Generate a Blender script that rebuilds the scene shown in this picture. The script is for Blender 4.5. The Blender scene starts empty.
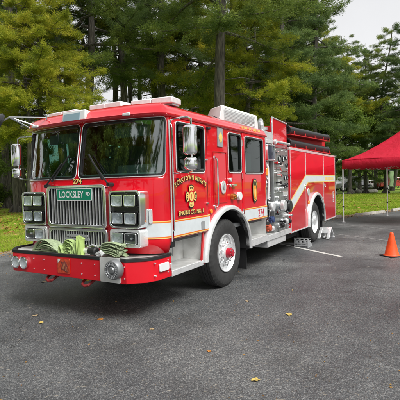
import bpy, bmesh, math, random
import numpy as np
from math import sin, cos, pi, radians, sqrt, atan2
from mathutils import Vector, Matrix, noise as mnoise
random.seed(7)
rng = np.random.default_rng(11)
scene = bpy.context.scene
COL = scene.collection

# ------------------------------------------------------------------ materials
def new_mat(name):
    m = bpy.data.materials.new(name); m.use_nodes = True
    nt = m.node_tree; nt.nodes.clear()
    out = nt.nodes.new('ShaderNodeOutputMaterial')
    return m, nt, out
def N(nt, t, **kw):
    n = nt.nodes.new(t)
    for k, v in kw.items():
        if k.startswith('i_'): n.inputs[k[2:].replace('_', ' ')].default_value = v
        else: setattr(n, k, v)
    return n
def L(nt, a, b): nt.links.new(a, b)
def ramp(nt, fac, stops):
    r = nt.nodes.new('ShaderNodeValToRGB'); cr = r.color_ramp
    while len(cr.elements) < len(stops): cr.elements.new(0.5)
    for e, (p, c) in zip(cr.elements, stops):
        e.position = p; e.color = (*c, 1) if len(c) == 3 else c
    L(nt, fac, r.inputs['Fac']); return r
def mat(name, col, rough=.5, metal=0., coat=0., spec=.5, var=.0, vscale=6., bump=0., bscale=40., coatrough=.03, dirt=0.):
    m, nt, out = new_mat(name)
    b = N(nt, 'ShaderNodeBsdfPrincipled')
    b.inputs['Base Color'].default_value = (*col, 1)
    b.inputs['Roughness'].default_value = rough; b.inputs['Metallic'].default_value = metal
    b.inputs['Coat Weight'].default_value = coat; b.inputs['Coat Roughness'].default_value = coatrough
    b.inputs['Specular IOR Level'].default_value = spec
    tc = N(nt, 'ShaderNodeTexCoord')
    if var > 0 or dirt > 0:
        nz = N(nt, 'ShaderNodeTexNoise'); nz.inputs['Scale'].default_value = vscale; nz.inputs['Detail'].default_value = 6
        L(nt, tc.outputs['Object'], nz.inputs['Vector'])
        lo = tuple(c*(1-var) for c in col); hi = tuple(min(1, c*(1+var)) for c in col)
        r = ramp(nt, nz.outputs['Fac'], [(.3, lo), (.7, hi)])
        L(nt, r.outputs['Color'], b.inputs['Base Color'])
        mr = N(nt, 'ShaderNodeMapRange'); mr.inputs['To Min'].default_value = max(0, rough-.08-dirt); mr.inputs['To Max'].default_value = min(1, rough+.12+dirt)
        L(nt, nz.outputs['Fac'], mr.inputs['Value']); L(nt, mr.outputs['Result'], b.inputs['Roughness'])
    if bump > 0:
        nb = N(nt, 'ShaderNodeTexNoise'); nb.inputs['Scale'].default_value = bscale; nb.inputs['Detail'].default_value = 3
        L(nt, tc.outputs['Object'], nb.inputs['Vector'])
        bp = N(nt, 'ShaderNodeBump'); bp.inputs['Strength'].default_value = bump; bp.inputs['Distance'].default_value = .01
        L(nt, nb.outputs['Fac'], bp.inputs['Height']); L(nt, bp.outputs['Normal'], b.inputs['Normal'])
        if coat > 0: L(nt, bp.outputs['Normal'], b.inputs['Coat Normal'])
    L(nt, b.outputs['BSDF'], out.inputs['Surface'])
    return m

RED = mat('red_paint', (.64, .001, .012), .34, coat=1., spec=.2, var=.06, vscale=3, bump=.03, bscale=3.5, coatrough=.02, dirt=.06)
REDD = mat('red_paint_matte', (.5, .010, .014), .45, var=.08)
WHITE = mat('white_reflective', (.60, .64, .66), .35, var=.05, vscale=12)
GOLD = mat('gold_leaf', (.86, .62, .20), .38, metal=.15)
ORANGE = mat('orange_lens', (.9, .28, .02), .25, coat=.6)
BLACK = mat('black_rubber', (.012, .012, .013), .55, var=.3)
BLKGLOSS = mat('black_gloss', (.010, .010, .011), .25, coat=.4)
CHROME = mat('chrome', (.86, .87, .88), .09, metal=1., var=.05, bump=.03, bscale=14)
ALU = mat('brushed_aluminium', (.66, .67, .68), .36, metal=.75, var=.14, vscale=18)
ALUP = mat('polished_aluminium', (.84, .85, .86), .26, metal=.55, var=.08, vscale=10)
WHITEPL = mat('white_plastic', (.72, .73, .73), .35, var=.05)
GREYPL = mat('grey_plastic', (.30, .31, .32), .5, var=.1)
DARK = mat('underbody_black', (.010, .010, .011), .75, var=.3)
INTER = mat('cab_interior', (.13, .135, .14), .7, var=.2)
SIGNG = mat('street_sign_green', (.0, .22, .12), .35, var=.05)
SIGNW = mat('sign_white', (.8, .8, .8), .4)
CANVAS0 = mat('red_canvas', (.62, .008, .022), .75, var=.06, vscale=2.5, bump=.25, bscale=6)
CONEM = mat('cone_orange', (.92, .085, .008), .5, var=.16, vscale=9, bump=.15, bscale=30)
CONC = mat('concrete', (.36, .34, .30), .85, var=.3, vscale=9, bump=.4, bscale=60)
HOSEBLK = mat('suction_hose_black', (.016, .018, .020), .38, var=.3, vscale=12)
HOSEG = mat('hose_lime', (.34, .46, .17), .75, var=.22, vscale=22, bump=.3, bscale=160)
HOSEP = mat('hose_pale', (.30, .37, .22), .75, var=.25, vscale=22, bump=.3, bscale=160)
BLUEM = mat('blue_cap', (.025, .045, .13), .4, var=.2)
REDCAP = mat('red_hub', (.45, .01, .03), .3, coat=.5)

def diamond_plate():
    m, nt, out = new_mat('diamond_plate')
    b = N(nt, 'ShaderNodeBsdfPrincipled'); b.inputs['Metallic'].default_value = .5
    b.inputs['Base Color'].default_value = (.66, .67, .68, 1); b.inputs['Roughness'].default_value = .30
    tc = N(nt, 'ShaderNodeTexCoord'); mp = N(nt, 'ShaderNodeMapping'); mp.inputs['Rotation'].default_value = (radians(45), radians(45), radians(45))
    L(nt, tc.outputs['Object'], mp.inputs['Vector'])
    v = N(nt, 'ShaderNodeTexBrick'); v.inputs['Scale'].default_value = 34; v.inputs['Mortar Size'].default_value = .12
    v.inputs['Color1'].default_value = (1, 1, 1, 1); v.inputs['Color2'].default_value = (.8, .8, .8, 1); v.inputs['Mortar'].default_value = (0, 0, 0, 1)
    L(nt, mp.outputs['Vector'], v.inputs['Vector'])
    bp = N(nt, 'ShaderNodeBump'); bp.inputs['Strength'].default_value = .7; bp.inputs['Distance'].default_value = .006
    L(nt, v.outputs['Color'], bp.inputs['Height']); L(nt, bp.outputs['Normal'], b.inputs['Normal'])
    nz = N(nt, 'ShaderNodeTexNoise'); nz.inputs['Scale'].default_value = 7; nz.inputs['Detail'].default_value = 5
    L(nt, tc.outputs['Object'], nz.inputs['Vector'])
    r = ramp(nt, nz.outputs['Fac'], [(.3, (.62, .62, .60)), (.7, (.84, .85, .84))]); L(nt, r.outputs['Color'], b.inputs['Base Color'])
    mr = N(nt, 'ShaderNodeMapRange'); mr.inputs['To Min'].default_value = .22; mr.inputs['To Max'].default_value = .5
    L(nt, nz.outputs['Fac'], mr.inputs['Value']); L(nt, mr.outputs['Result'], b.inputs['Roughness'])
    L(nt, b.outputs['BSDF'], out.inputs['Surface']); return m
PLATE = diamond_plate()

def glass_mat(name, tint, ior=1.5, boost=.03):
    m, nt, out = new_mat(name)
    tr = N(nt, 'ShaderNodeBsdfTransparent'); tr.inputs['Color'].default_value = (*tint, 1)
    gl = N(nt, 'ShaderNodeBsdfGlossy'); gl.inputs['Roughness'].default_value = .015; gl.inputs['Color'].default_value = (.93, 1, .98, 1)
    lw = N(nt, 'ShaderNodeLayerWeight'); lw.inputs['Blend'].default_value = .5
    pw = N(nt, 'ShaderNodeMath', operation='POWER'); L(nt, lw.outputs['Facing'], pw.inputs[0]); pw.inputs[1].default_value = 4.5
    f0 = ((ior-1)/(ior+1))**2
    ad = N(nt, 'ShaderNodeMath', operation='MULTIPLY_ADD', use_clamp=True); L(nt, pw.outputs[0], ad.inputs[0]); ad.inputs[1].default_value = 1-f0; ad.inputs[2].default_value = f0+boost
    tc = N(nt, 'ShaderNodeTexCoord'); nb = N(nt, 'ShaderNodeTexNoise'); nb.inputs['Scale'].default_value = 1.4
    L(nt, tc.outputs['Object'], nb.inputs['Vector'])
    bp = N(nt, 'ShaderNodeBump'); bp.inputs['Strength'].default_value = .12; bp.inputs['Distance'].default_value = .02
    L(nt, nb.outputs['Fac'], bp.inputs['Height']); L(nt, bp.outputs['Normal'], gl.inputs['Normal'])
    mx = N(nt, 'ShaderNodeMixShader'); L(nt, ad.outputs[0], mx.inputs['Fac'])
    L(nt, tr.outputs[0], mx.inputs[1]); L(nt, gl.outputs[0], mx.inputs[2]); L(nt, mx.outputs[0], out.inputs['Surface'])
    return m
GLASS = glass_mat('windshield_glass', (.55, .80, .72), 1.6, .20)
GLASSD = glass_mat('side_glass', (.20, .36, .31), 1.5, .02)
LENS = glass_mat('clear_lens', (.92, .94, .95), 1.45, .02)
LAMPREF = mat('lamp_reflector', (.82, .84, .86), .22, metal=.45, bump=.5, bscale=55)
BEACON = mat('beacon_lens', (.82, .82, .83), .2, coat=1., var=.10, vscale=16)
BEACONR = mat('beacon_lens_pink', (.80, .74, .75), .2, coat=1., var=.10, vscale=16)

def asphalt():
    m, nt, out = new_mat('asphalt')
    b = N(nt, 'ShaderNodeBsdfPrincipled')
    tc = N(nt, 'ShaderNodeTexCoord')
    def noise(sc, det=4, ro=.6, dist=0.):
        n = N(nt, 'ShaderNodeTexNoise'); n.inputs['Scale'].default_value = sc; n.inputs['Detail'].default_value = det; n.inputs['Roughness'].default_value = ro; n.inputs['Distortion'].default_value = dist
        L(nt, tc.outputs['Object'], n.inputs['Vector']); return n
    def mixc(bt, f, A, B):
        x = N(nt, 'ShaderNodeMix', data_type='RGBA', blend_type=bt)
        for k, v in (('Factor', f), ('A', A), ('B', B)):
            if isinstance(v, (int, float)): x.inputs[k].default_value = v
            elif isinstance(v, tuple): x.inputs[k].default_value = v
            else: L(nt, v, x.inputs[k])
        return x.outputs['Result']
    v = N(nt, 'ShaderNodeTexVoronoi'); v.inputs['Scale'].default_value = 150; L(nt, tc.outputs['Object'], v.inputs['Vector'])
    v2 = N(nt, 'ShaderNodeTexVoronoi'); v2.inputs['Scale'].default_value = 88; L(nt, tc.outputs['Object'], v2.inputs['Vector'])
    sep = N(nt, 'ShaderNodeSeparateColor'); L(nt, v.outputs['Color'], sep.inputs['Color'])
    sep2 = N(nt, 'ShaderNodeSeparateColor'); L(nt, v2.outputs['Color'], sep2.inputs['Color'])
    s1 = ramp(nt, sep.outputs['Red'], [(0, (.032, .034, .037)), (.42, (.068, .071, .075)), (.76, (.125, .128, .131)), (.97, (.34, .34, .335))])
    s2 = ramp(nt, sep2.outputs['Green'], [(0, (.034, .036, .039)), (.5, (.070, .073, .077)), (.86, (.125, .127, .127)), (1, (.24, .235, .225))])
    c = mixc('MIX', .45, s1.outputs['Color'], s2.outputs['Color'])
    big = noise(.33, 5, .55, .6); r1 = ramp(nt, big.outputs['Fac'], [(.34, (.58, .59, .62)), (.5, (.96, .96, .96)), (.66, (1.45, 1.43, 1.38))]); c = mixc('MULTIPLY', 1., c, r1.outputs['Color'])
    mid = noise(1.7, 7, .62); r2 = ramp(nt, mid.outputs['Fac'], [(.33, (.74, .73, .72)), (.5, (1, 1, 1)), (.7, (1.22, 1.22, 1.2))]); c = mixc('MULTIPLY', 1., c, r2.outputs['Color'])
    # oil drips and old stains
    v3 = N(nt, 'ShaderNodeTexVoronoi'); v3.inputs['Scale'].default_value = .8; v3.inputs['Randomness'].default_value = 1; L(nt, tc.outputs['Object'], v3.inputs['Vector'])
    ds = N(nt, 'ShaderNodeMath', operation='ADD'); L(nt, v3.outputs['Distance'], ds.inputs[0]); nn = noise(7, 4); k = N(nt, 'ShaderNodeMath', operation='MULTIPLY'); k.inputs[1].default_value = .16; L(nt, nn.outputs['Fac'], k.inputs[0]); L(nt, k.outputs[0], ds.inputs[1])
    st = ramp(nt, ds.outputs[0], [(.10, (.50, .50, .50)), (.24, (1, 1, 1))]); c = mixc('MULTIPLY', .75, c, st.outputs['Color'])
    # hairline cracks
    cn = noise(1.3, 6, .6); va = N(nt, 'ShaderNodeVectorMath', operation='SCALE'); va.inputs['Scale'].default_value = .55; L(nt, cn.outputs['Color'], va.inputs[0]); vb = N(nt, 'ShaderNodeVectorMath', operation='ADD'); L(nt, tc.outputs['Object'], vb.inputs[0]); L(nt, va.outputs[0], vb.inputs[1])
    v4 = N(nt, 'ShaderNodeTexVoronoi', feature='DISTANCE_TO_EDGE'); v4.inputs['Scale'].default_value = .42; L(nt, vb.outputs[0], v4.inputs['Vector'])
    cr = ramp(nt, v4.outputs['Distance'], [(.0, (.30, .30, .30)), (.0045, (1, 1, 1))]); cm_ = noise(.5, 2); cmr = ramp(nt, cm_.outputs['Fac'], [(.5, (0, 0, 0)), (.56, (1, 1, 1))])
    c = mixc('MULTIPLY', cmr.outputs['Color'], c, cr.outputs['Color'])
    # pale grit and dust collected in the texture
    w = noise(11, 9, .78); lit = ramp(nt, w.outputs['Fac'], [(.60, (0, 0, 0)), (.74, (.55, .55, .55))]); c = mixc('MIX', lit.outputs['Color'], c, (.16, .15, .125, 1))
    L(nt, c, b.inputs['Base Color'])
    rr = N(nt, 'ShaderNodeMapRange'); rr.inputs['From Min'].default_value = .36; rr.inputs['From Max'].default_value = .62; rr.inputs['To Min'].default_value = .34; rr.inputs['To Max'].default_value = .60
    L(nt, big.outputs['Fac'], rr.inputs['Value']); L(nt, rr.outputs['Result'], b.inputs['Roughness'])
    bp = N(nt, 'ShaderNodeBump'); bp.inputs['Strength'].default_value = .8; bp.inputs['Distance'].default_value = .005; bp.invert = True
    L(nt, v.outputs['Distance'], bp.inputs['Height']); L(nt, bp.outputs['Normal'], b.inputs['Normal'])
    L(nt, b.outputs['BSDF'], out.inputs['Surface']); return m
ASPH = asphalt()
def grassground():
    m, nt, out = new_mat('grass_ground')
    b = N(nt, 'ShaderNodeBsdfPrincipled'); b.inputs['Roughness'].default_value = .9
    tc = N(nt, 'ShaderNodeTexCoord')
    nz = N(nt, 'ShaderNodeTexNoise'); nz.inputs['Scale'].default_value = .6; nz.inputs['Detail'].default_value = 10; nz.inputs['Roughness'].default_value = .7
    L(nt, tc.outputs['Object'], nz.inputs['Vector'])
    r = ramp(nt, nz.outputs['Fac'], [(.3, (.12, .20, .015)), (.5, (.20, .32, .022)), (.68, (.30, .38, .04)), (.8, (.26, .21, .07))])
    L(nt, r.outputs['Color'], b.inputs['Base Color']); L(nt, b.outputs['BSDF'], out.inputs['Surface']); return m
GRASSG = grassground()
def leafmat(name, cols, trans=.5, scale=.9, rnd=.35):
    m, nt, out = new_mat(name)
    tc = N(nt, 'ShaderNodeTexCoord'); nz = N(nt, 'ShaderNodeTexNoise'); nz.inputs['Scale'].default_value = scale; nz.inputs['Detail'].default_value = 4
    L(nt, tc.outputs['Object'], nz.inputs['Vector'])
    at = N(nt, 'ShaderNodeAttribute', attribute_name='tone')
    ob = N(nt, 'ShaderNodeObjectInfo')
    a1 = N(nt, 'ShaderNodeMath', operation='MULTIPLY_ADD'); L(nt, at.outputs['Fac'], a1.inputs[0]); a1.inputs[1].default_value = rnd; L(nt, nz.outputs['Fac'], a1.inputs[2])
    a2 = N(nt, 'ShaderNodeMath', operation='MULTIPLY_ADD'); L(nt, ob.outputs['Random'], a2.inputs[0]); a2.inputs[1].default_value = .16; L(nt, a1.outputs[0], a2.inputs[2])
    a3 = N(nt, 'ShaderNodeMath', operation='SUBTRACT'); L(nt, a2.outputs[0], a3.inputs[0]); a3.inputs[1].default_value = rnd/2+.08
    n = len(cols); r = ramp(nt, a3.outputs[0], [(.28+.44*i/(n-1), c) for i, c in enumerate(cols)])
    d = N(nt, 'ShaderNodeBsdfPrincipled'); d.inputs['Roughness'].default_value = .6; d.inputs['Specular IOR Level'].default_value = .25
    t = N(nt, 'ShaderNodeBsdfTranslucent'); mx = N(nt, 'ShaderNodeMixShader'); mx.inputs['Fac'].default_value = trans
    L(nt, r.outputs['Color'], d.inputs['Base Color']); L(nt, r.outputs['Color'], t.inputs['Color'])
    L(nt, d.outputs[0], mx.inputs[1]); L(nt, t.outputs[0], mx.inputs[2]); L(nt, mx.outputs[0], out.inputs['Surface']); return m
LPINE = leafmat('pine_needles', [(.085, .135, .028), (.165, .225, .045), (.28, .33, .065)])
LYEL = leafmat('yellowing_needles', [(.16, .21, .024), (.36, .39, .035), (.56, .50, .06)])
LBLUE = leafmat('bluish_needles', [(.08, .135, .045), (.15, .22, .07), (.24, .32, .09)])
LBROAD = leafmat('broad_leaves', [(.085, .14, .026), (.16, .24, .042), (.27, .35, .06)])
LGRASS = leafmat('grass_blades', [(.13, .22, .018), (.28, .44, .03), (.44, .54, .055), (.42, .38, .12)], .4, .5)
LLITTER = leafmat('dead_leaves', [(.20, .09, .02), (.36, .20, .05), (.42, .30, .12)], .1, 5.)
def barkmat():
    m, nt, out = new_mat('bark')
    b = N(nt, 'ShaderNodeBsdfPrincipled'); b.inputs['Roughness'].default_value = .9
    tc = N(nt, 'ShaderNodeTexCoord'); mp = N(nt, 'ShaderNodeMapping'); mp.inputs['Scale'].default_value = (9, 9, 1.4)
    L(nt, tc.outputs['Object'], mp.inputs['Vector'])
    nz = N(nt, 'ShaderNodeTexNoise'); nz.inputs['Scale'].default_value = 1.6; nz.inputs['Detail'].default_value = 8; L(nt, mp.outputs['Vector'], nz.inputs['Vector'])
    r = ramp(nt, nz.outputs['Fac'], [(.35, (.035, .031, .027)), (.55, (.10, .088, .074)), (.75, (.21, .19, .16))])
    L(nt, r.outputs['Color'], b.inputs['Base Color'])
    bp = N(nt, 'ShaderNodeBump'); bp.inputs['Strength'].default_value = 1; bp.inputs['Distance'].default_value = .05
    L(nt, nz.outputs['Fac'], bp.inputs['Height']); L(nt, bp.outputs['Normal'], b.inputs['Normal'])
    L(nt, b.outputs['BSDF'], out.inputs['Surface']); return m
BARK = barkmat()
def canvas():
    m, nt, out = new_mat('tent_canvas')
    tc = N(nt, 'ShaderNodeTexCoord'); nz = N(nt, 'ShaderNodeTexNoise'); nz.inputs['Scale'].default_value = 2.2; nz.inputs['Detail'].default_value = 5; L(nt, tc.outputs['Object'], nz.inputs['Vector'])
    r = ramp(nt, nz.outputs['Fac'], [(.3, (.66, .009, .038)), (.7, (.76, .014, .055))])
    d = N(nt, 'ShaderNodeBsdfPrincipled'); d.inputs['Roughness'].default_value = .65; t = N(nt, 'ShaderNodeBsdfTranslucent')
    nb = N(nt, 'ShaderNodeTexNoise'); nb.inputs['Scale'].default_value = 3.5; nb.inputs['Detail'].default_value = 4; nb.inputs['Distortion'].default_value = 1.2; L(nt, tc.outputs['Object'], nb.inputs['Vector'])
    bp = N(nt, 'ShaderNodeBump'); bp.inputs['Strength'].default_value = .6; bp.inputs['Distance'].default_value = .06; L(nt, nb.outputs['Fac'], bp.inputs['Height'])
    for s_ in (d, t): L(nt, bp.outputs['Normal'], s_.inputs['Normal'])
    L(nt, r.outputs['Color'], d.inputs['Base Color']); L(nt, r.outputs['Color'], t.inputs['Color'])
    mx = N(nt, 'ShaderNodeMixShader'); mx.inputs['Fac'].default_value = .42; L(nt, d.outputs[0], mx.inputs[1]); L(nt, t.outputs[0], mx.inputs[2]); L(nt, mx.outputs[0], out.inputs['Surface']); return m
CANVAS = canvas()
PAINTOLD = mat('worn_road_paint', (.17, .17, .165), .8, var=.5, vscale=25)
PAINTLINE = mat('road_paint', (.50, .50, .47), .7, var=.35, vscale=25)

# ------------------------------------------------------------------ mesh builder
class MB:
    def __init__(s, map=None): s.v = []; s.f = []; s.map = map; s.mi = []; s.cur = 0
    def add(s, vs, fs):
        o = len(s.v)
        if s.map: vs = [s.map(*p) for p in vs]
        s.v += [tuple(p) for p in vs]; s.f += [tuple(i+o for i in f) for f in fs]; s.mi += [s.cur]*len(fs)
    def box(s, x0, x1, y0, y1, z0, z1):
        vs = [(x, y, z) for x in (x0, x1) for y in (y0, y1) for z in (z0, z1)]
        s.add(vs, [(0, 1, 3, 2), (4, 6, 7, 5), (0, 4, 5, 1), (2, 3, 7, 6), (0, 2, 6, 4), (1, 5, 7, 3)])
    def obox(s, c, size, M=None):
        h = [a/2 for a in size]; M = M or Matrix.Identity(3); c = Vector(c)
        vs = [tuple(c + M @ Vector((x*h[0], y*h[1], z*h[2]))) for x in (-1, 1) for y in (-1, 1) for z in (-1, 1)]
        s.add(vs, [(0, 1, 3, 2), (4, 6, 7, 5), (0, 4, 5, 1), (2, 3, 7, 6), (0, 2, 6, 4), (1, 5, 7, 3)])
    def cyl(s, p0, p1, r, r2=None, n=16, cap=True):
        p0 = Vector(p0); p1 = Vector(p1); r2 = r if r2 is None else r2
        a = (p1-p0).normalized(); t = Vector((0, 0, 1)) if abs(a.z) < .9 else Vector((1, 0, 0))
        u = a.cross(t).normalized(); w = a.cross(u)
        vs = [tuple(p0 + (u*cos(2*pi*i/n)+w*sin(2*pi*i/n))*r) for i in range(n)] + [tuple(p1 + (u*cos(2*pi*i/n)+w*sin(2*pi*i/n))*r2) for i in range(n)]
        fs = [(i, (i+1) % n, n+(i+1) % n, n+i) for i in range(n)]
        if cap: fs += [tuple(range(n))[::-1], tuple(range(n, 2*n))]
        s.add(vs, fs)
    def tube(s, path, r, n=8, closed=False, flat=None):
        P = [Vector(p) for p in path]; m = len(P); rs = r if hasattr(r, '__len__') else [r]*m
        vs = []; fs = []; prev = None
        for i, p in enumerate(P):
            a = P[(i+1) % m] if (closed or i < m-1) else p; b = P[i-1] if (closed or i > 0) else p
            t = (a-b).normalized()
            if prev is None:
                q = Vector((0, 0, 1)) if abs(t.z) < .9 else Vector((1, 0, 0)); u = t.cross(q).normalized()
            else: u = (prev - t*prev.dot(t)).normalized()
            prev = u; w = t.cross(u)
            for k in range(n):
                c, d = cos(2*pi*k/n), sin(2*pi*k/n)
                if flat: o = u*c*rs[i]*flat[0] + w*d*rs[i]*flat[1]
                else: o = (u*c+w*d)*rs[i]
                vs.append(tuple(p+o))
        for i in range(m if closed else m-1):
            for k in range(n):
                j = (i+1) % m
                fs.append((i*n+k, i*n+(k+1) % n, j*n+(k+1) % n, j*n+k))
        if not closed: fs += [tuple(range(n))[::-1], tuple((m-1)*n+k for k in range(n))]
        s.add(vs, fs)
    def prism(s, pts, d0, d1, ax='n'):
        """pts (u,v) outline; extruded in the third coordinate from d0 to d1 (through self.map if given)"""
        n = len(pts); vs = [(p[0], p[1], d0) for p in pts]+[(p[0], p[1], d1) for p in pts]
        s.add(vs, [tuple(range(n))[::-1], tuple(range(n, 2*n))]+[(i, (i+1) % n, n+(i+1) % n, n+i) for i in range(n)])
    def ring(s, outer, inner, d0, d1):
        n = len(outer)
        vs = [(p[0], p[1], d) for d in (d0, d1) for q in (outer, inner) for p in q]
        fs = []
        for i in range(n):
            j = (i+1) % n
            fs += [(2*n+i, 2*n+j, 3*n+j, 3*n+i), (i, n+i, n+j, j), (i, j, 2*n+j, 2*n+i), (n+i, 3*n+i, 3*n+j, n+j)]
        s.add(vs, fs)
    def lathe(s, prof, c, ax, n=48, closed=False):
        """prof list of (d along axis, r)"""
        c = Vector(c); a = Vector(ax).normalized(); t = Vector((0, 0, 1)) if abs(a.z) < .9 else Vector((1, 0, 0))
        u = a.cross(t).normalized(); w = a.cross(u); m = len(prof)
        vs = [tuple(c + a*d + (u*cos(2*pi*i/n)+w*sin(2*pi*i/n))*r) for d, r in prof for i in range(n)]
        fs = [(k*n+i, k*n+(i+1) % n, ((k+1) % m)*n+(i+1) % n, ((k+1) % m)*n+i) for k in range(m if closed else m-1) for i in range(n)]
        s.add(vs, fs)
    def build(s, name, m, parent=None, bevel=0, smooth=True, label=None, seg=2, solid=0, angle=35, loc=None, recalc=True):
        me = bpy.data.meshes.new(name); me.from_pydata(s.v, [], s.f)
        ms = m if isinstance(m, (list, tuple)) else [m]
        for q in ms: me.materials.append(q)
        if len(ms) > 1: me.polygons.foreach_set('material_index', s.mi)
        if recalc:
            bm = bmesh.new(); bm.from_mesh(me); bmesh.ops.remove_doubles(bm, verts=bm.verts, dist=1e-5)
            bmesh.ops.recalc_face_normals(bm, faces=bm.faces); bm.to_mesh(me); bm.free()
        if smooth:
            me.polygons.foreach_set('use_smooth', [True]*len(me.polygons)); me.set_sharp_from_angle(angle=radians(angle))
        o = bpy.data.objects.new(name, me); COL.objects.link(o)
        if parent: o.parent = parent
        if loc: o.location = loc
        if solid: d = o.modifiers.new('thick', 'SOLIDIFY'); d.thickness = solid; d.offset = -1
        if bevel: b = o.modifiers.new('bevel', 'BEVEL'); b.width = bevel; b.segments = seg; b.limit_method = 'ANGLE'; b.angle_limit = radians(40); b.harden_normals = False
        if label: o['label'] = label
        return o
def thing(name, label, cat, loc=(0, 0, 0), rotz=0, group=None):
    o = bpy.data.objects.new(name, None); COL.objects.link(o); o.location = loc; o.rotation_euler = (0, 0, rotz)
    o.empty_display_size = .3
    return tag(o, label, cat, group)
def tag(o, label=None, cat=None, group=None, kind=None):
    if label: o['label'] = label
    if cat: o['category'] = cat
    if group: o['group'] = group
    if kind: o['kind'] = kind
    return o
def rrect(x0, x1, z0, z1, r, n=6):
    r = min(r, abs(x1-x0)/2-1e-4, abs(z1-z0)/2-1e-4); P = []
    for cx, cz, a in ((x1-r, z1-r, 0), (x0+r, z1-r, pi/2), (x0+r, z0+r, pi), (x1-r, z0+r, 3*pi/2)):
        for k in range(n+1): P.append((cx+r*cos(a+pi/2*k/n), cz+r*sin(a+pi/2*k/n)))
    return P
def densify(P, d=.05):
    Q = []
    for i, p in enumerate(P):
        q = P[(i+1) % len(P)]; m = max(1, int(math.dist(p, q)/d))
        for k in range(m): Q.append((p[0]+(q[0]-p[0])*k/m, p[1]+(q[1]-p[1])*k/m))
    return Q
def inset(P, d):
    """inset a rounded rect-like loop towards its centre box"""
    cx = (min(p[0] for p in P)+max(p[0] for p in P))/2; cz = (min(p[1] for p in P)+max(p[1] for p in P))/2
    hx = (max(p[0] for p in P)-min(p[0] for p in P))/2; hz = (max(p[1] for p in P)-min(p[1] for p in P))/2
    return [(cx+(p[0]-cx)*(hx-d)/hx, cz+(p[1]-cz)*(hz-d)/hz) for p in P]
_fc = {}
def text_polys(txt, size, xs=1., bold=0., align='CENTER', spacing=1.):
    """returns verts, faces of a flat text (evaluated font curve)"""
    cu = bpy.data.curves.new('t', 'FONT'); cu.body = txt; cu.size = size; cu.align_x = align; cu.offset = bold
    cu.resolution_u = 3; cu.space_character = spacing
    o = bpy.data.objects.new('t', cu); COL.objects.link(o)
    dg = bpy.context.evaluated_depsgraph_get(); me = bpy.data.meshes.new_from_object(o.evaluated_get(dg))
    vs = [(v.co.x*xs, v.co.y) for v in me.vertices]; fs = [tuple(p.vertices) for p in me.polygons]
    bpy.data.objects.remove(o); bpy.data.curves.remove(cu); bpy.data.meshes.remove(me)
    return vs, fs
def add_text(mb, txt, u, v, size, n, xs=1., bold=0., arc=None, align='CENTER', rot=0, step=None):
    """writes into mb (mb.map maps (u,v,n)). arc=(radius, total angle) centred above"""
    if arc is None:
        vs, fs = text_polys(txt, size, xs, bold, align)
        c, s_ = cos(rot), sin(rot)
        mb.add([(u+a*c-b*s_, v+a*s_+b*c, n) for a, b in vs], fs)
    else:
        R, tot = arc; k = len(txt); W = []
        for ch in txt:
            if ch == ' ': W.append(.42); continue
            q, _ = text_polys(ch, 1., xs, 0.); W.append(max(p[0] for p in q)-min(p[0] for p in q)+.13)
        S = sum(W); acc = 0
        for i, ch in enumerate(txt):
            th = -tot/2+tot*(acc+W[i]/2)/S; acc += W[i]
            if ch == ' ': continue
            vs, fs = text_polys(ch, size, xs, bold); mx_ = (max(p[0] for p in vs)+min(p[0] for p in vs))/2; vs = [(p[0]-mx_, p[1]) for p in vs]
            c, s_ = cos(-th), sin(-th); ox, oz = R*sin(th), R*cos(th)-R
            mb.add([(u+ox+a*c-b*s_, v+oz+a*s_+b*c, n) for a, b in vs], fs)
SUN_E, SKY_S, EXPO = 3.2, .095, .42
# ------------------------------------------------------------------ the fire engine
# truck frame: x to the rear along the engine, y from its driver's side (0) to the far side (2.5), z up
TR = thing('fire_engine', 'red and chrome fire engine with white side stripe and green street sign on its grille', 'fire engine', (.386, 6.542, 0), radians(59.965))
HW = 1.25
def catmull(P, n=8):
    Q = []
    for i in range(len(P)-1):
        p0 = P[max(0, i-1)]; p1 = P[i]; p2 = P[i+1]; p3 = P[min(len(P)-1, i+2)]
        for k in range(n):
            t = k/n
            Q.append(tuple(.5*((2*p1[j])+(-p0[j]+p2[j])*t+(2*p0[j]-5*p1[j]+4*p2[j]-p3[j])*t*t+(-p0[j]+3*p1[j]-3*p2[j]+p3[j])*t**3) for j in (0, 1)))
    Q.append(P[-1]); return Q
PL = catmull([(-1.84, 1.25), (-1.832, .9), (-1.80, .55), (-1.745, .28), (-1.67, .11), (-1.59, .03), (-1.50, 0)], 10)
PL[0] = (-1.84, 1.25)
PL += [(-1.4+.1*i, 0) for i in range(32)] + [(1.76, 0)]
SL = [0]
for a, b in zip(PL, PL[1:]): SL.append(SL[-1]+math.dist(a, b))
SMAX = SL[-1]; S15 = SMAX-3.26
def sx(x): return S15+(x+1.5)
def plan(s):
    a = min(abs(s), SMAX)
    import bisect
    i = min(max(1, bisect.bisect_left(SL, a)), len(SL)-1)
    t = (a-SL[i-1])/(SL[i]-SL[i-1]); p, q = PL[i-1], PL[i]
    def nrm(j):
        u = PL[max(0, j-1)]; w = PL[min(len(PL)-1, j+1)]
        dx, dy = w[0]-u[0], w[1]-u[1]; l = math.hypot(dx, dy); return dy/l, -dx/l
    n0, n1 = nrm(i-1), nrm(i)
    if i-1 == 0: n0 = (-1, 0)
    nx, ny = n0[0]*(1-t)+n1[0]*t, n0[1]*(1-t)+n1[1]*t; l = math.hypot(nx, ny)
    x, y, nx, ny = p[0]+(q[0]-p[0])*t, p[1]+(q[1]-p[1])*t, nx/l, ny/l
    if s < 0: y = 2.5-y; ny = -ny
    return x, y, nx, ny
def CM(s, z, off=0.):
    x, y, nx, ny = plan(s); w = max(0., -nx)
    x += .13*max(0., z-1.70)/.75*w
    return (x+nx*off, y+ny*off, z)
def SM(x, z, n): return (x, -n, z)                 # driver's side plane
def FM(u, v, n): return (-1.84-n, u, v)            # front plane, u = y
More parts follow.
